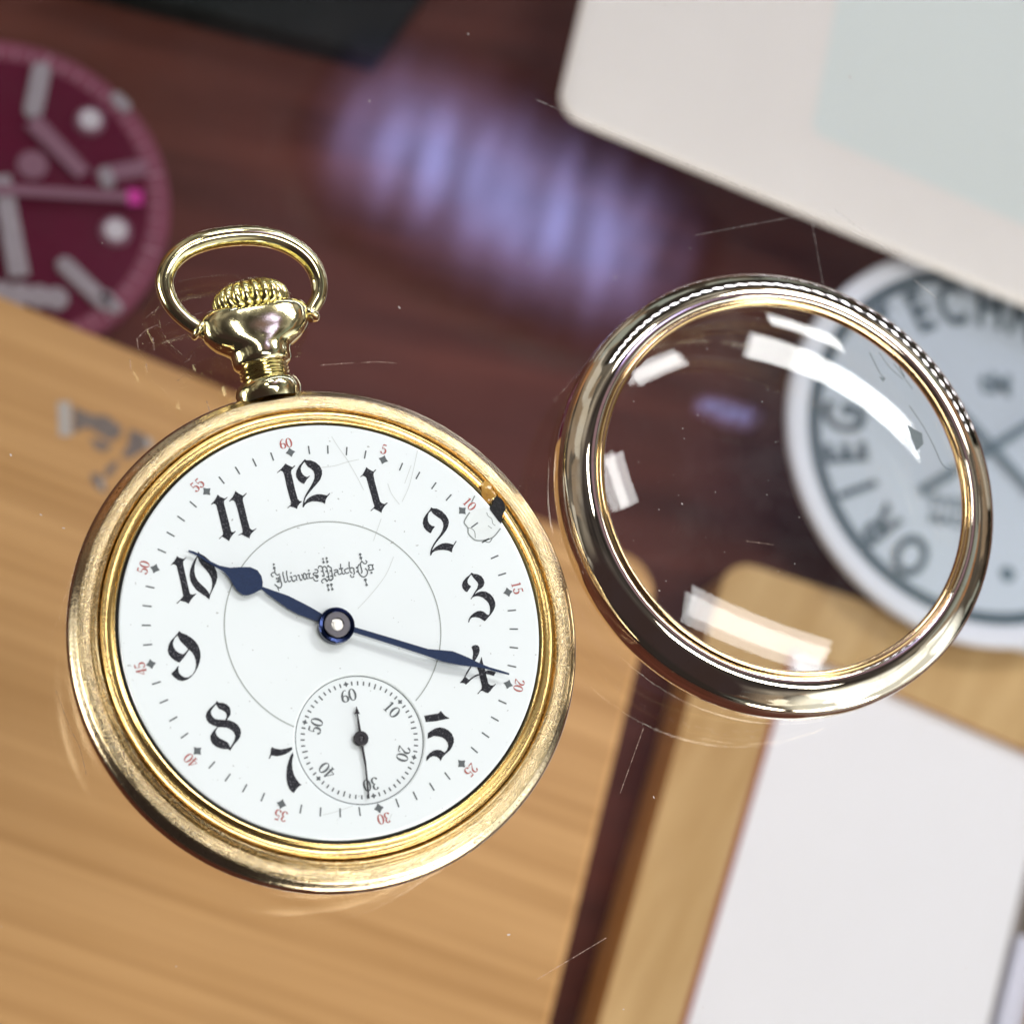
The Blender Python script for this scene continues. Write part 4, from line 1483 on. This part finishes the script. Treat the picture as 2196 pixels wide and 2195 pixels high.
halo = t.math('MAXIMUM', t.math('SUBTRACT', t.math('POWER', 2.718, t.math('MULTIPLY', hd, -2.2)), .10), 0.0)
mpp = t.new('ShaderNodeMapping', ins={'Vector': tc, 'Rotation': (0, 0, .25), 'Scale': (.62, .14, 1)}).outputs[0]
ns = t.new('ShaderNodeTexNoise', ins={'Vector': mpp, 'Scale': 1.0, 'Detail': 2.0}).outputs[0]
wv_ = t.math('MULTIPLY_ADD', t.math('SINE', t.math('MULTIPLY', t.math('ADD', sx.outputs[0], t.math('MULTIPLY', sx.outputs[1], .25)), 2 * PI / (lx * 2 / 6.6))), .14, .66)
st_ = t.math('MULTIPLY', wv_, t.ramp(ns, [(0.35, .55), (0.62, 1.35)]))
cc_ = t.mixc(t.math('MULTIPLY', env, 1.0), (.58, .42, .85), (.43, .47, 1.0))
em_ = t.math('ADD', t.math('MULTIPLY', t.math('MULTIPLY', env, st_), 8.5), t.math('MULTIPLY', halo, .8))
e = t.new('ShaderNodeEmission', ins={0: cc_, 1: em_}).outputs[0]
t.new('ShaderNodeOutputMaterial', ins={0: e})
lamp.location = (pm.x, pm.y, HL)
lamp.rotation_euler = (0, 0, math.atan2(dirv.y, dirv.x))
oval = [(gx * math.copysign(abs(math.cos(a_)) ** .7, math.cos(a_)), gy * math.copysign(abs(math.sin(a_)) ** .7, math.sin(a_))) for a_ in [2 * PI * k / 64 for k in range(64)]]
mb = MB()
flat([oval], 0, mb)
mb.build('diffuser', m, lamp)
mb = MB()
prism([(x * .98, y * .98) for x, y in oval], .1, 1.6, mb)
mb.build('housing', M['lamp_body'], lamp)

strip = thing('light_strip', 'strip of cold white diodes beyond the counter, mirrored as a dotted row in the bezel', 'lamp')
path = [Vector(p) for p in catmull([(-1, 35, 28), (9, 35, 19), (21, 33, 12.5), (31, 30, 8), (40, 24, 6), (47, 18.5, 6.2), (53, 12, 7)], 30)]
cum = [0]
for a_, b_ in zip(path, path[1:]):
    cum.append(cum[-1] + (b_ - a_).length)


def along(t_):
    d_ = t_ * cum[-1]
    k_ = max(i for i in range(len(cum) - 1) if cum[i] <= d_ + 1e-9)
    return path[k_].lerp(path[k_ + 1], (d_ - cum[k_]) / (cum[k_ + 1] - cum[k_]))


mb = MB()
vs = []
for k in range(61):
    p = along(k / 60 * .9999)
    ax = (along(min(k / 60 + .004, .9999)) - along(max(k / 60 - .004, 0))).normalized()
    out = (Vector((5, 1, 0)) - p).normalized()
    up = ax.cross(out).normalized()
    if up.z < 0:
        up = -up
    for a_, b_ in ((8.0, .5), (-6.0, .5), (-6.0, 1.2), (8.0, 1.2)):
        vs.append(p + up * a_ - out * b_)
mb.add(vs, [(4 * k + i, 4 * k + (i + 1) % 4, 4 * k + 4 + (i + 1) % 4, 4 * k + 4 + i) for k in range(60) for i in range(4)] + [(0, 1, 2, 3), (240, 243, 242, 241)])
mb.build('mask_board', M['gap'], strip)  # tall dark board added to mask other reflections around the diodes
for k in range(37):
    p = along((k + .5) / 37)
    ax = (along(min((k + .8) / 37, .9999)) - along((k + .2) / 37)).normalized()
    out = (Vector((5, 1, 0)) - p).normalized()
    up = ax.cross(out).normalized()
    if up.z < 0:
        up = -up
    q = [p + ax * .30 + up * 1.5, p - ax * .30 + up * 1.5, p - ax * .30 - up * 1.5, p + ax * .30 - up * 1.5]
    make('diode', q + [x - out * .3 for x in q], [(0, 1, 2, 3), (7, 6, 5, 4), (0, 4, 5, 1), (1, 5, 6, 2), (2, 6, 7, 3), (3, 7, 4, 0)], M['led'], strip)
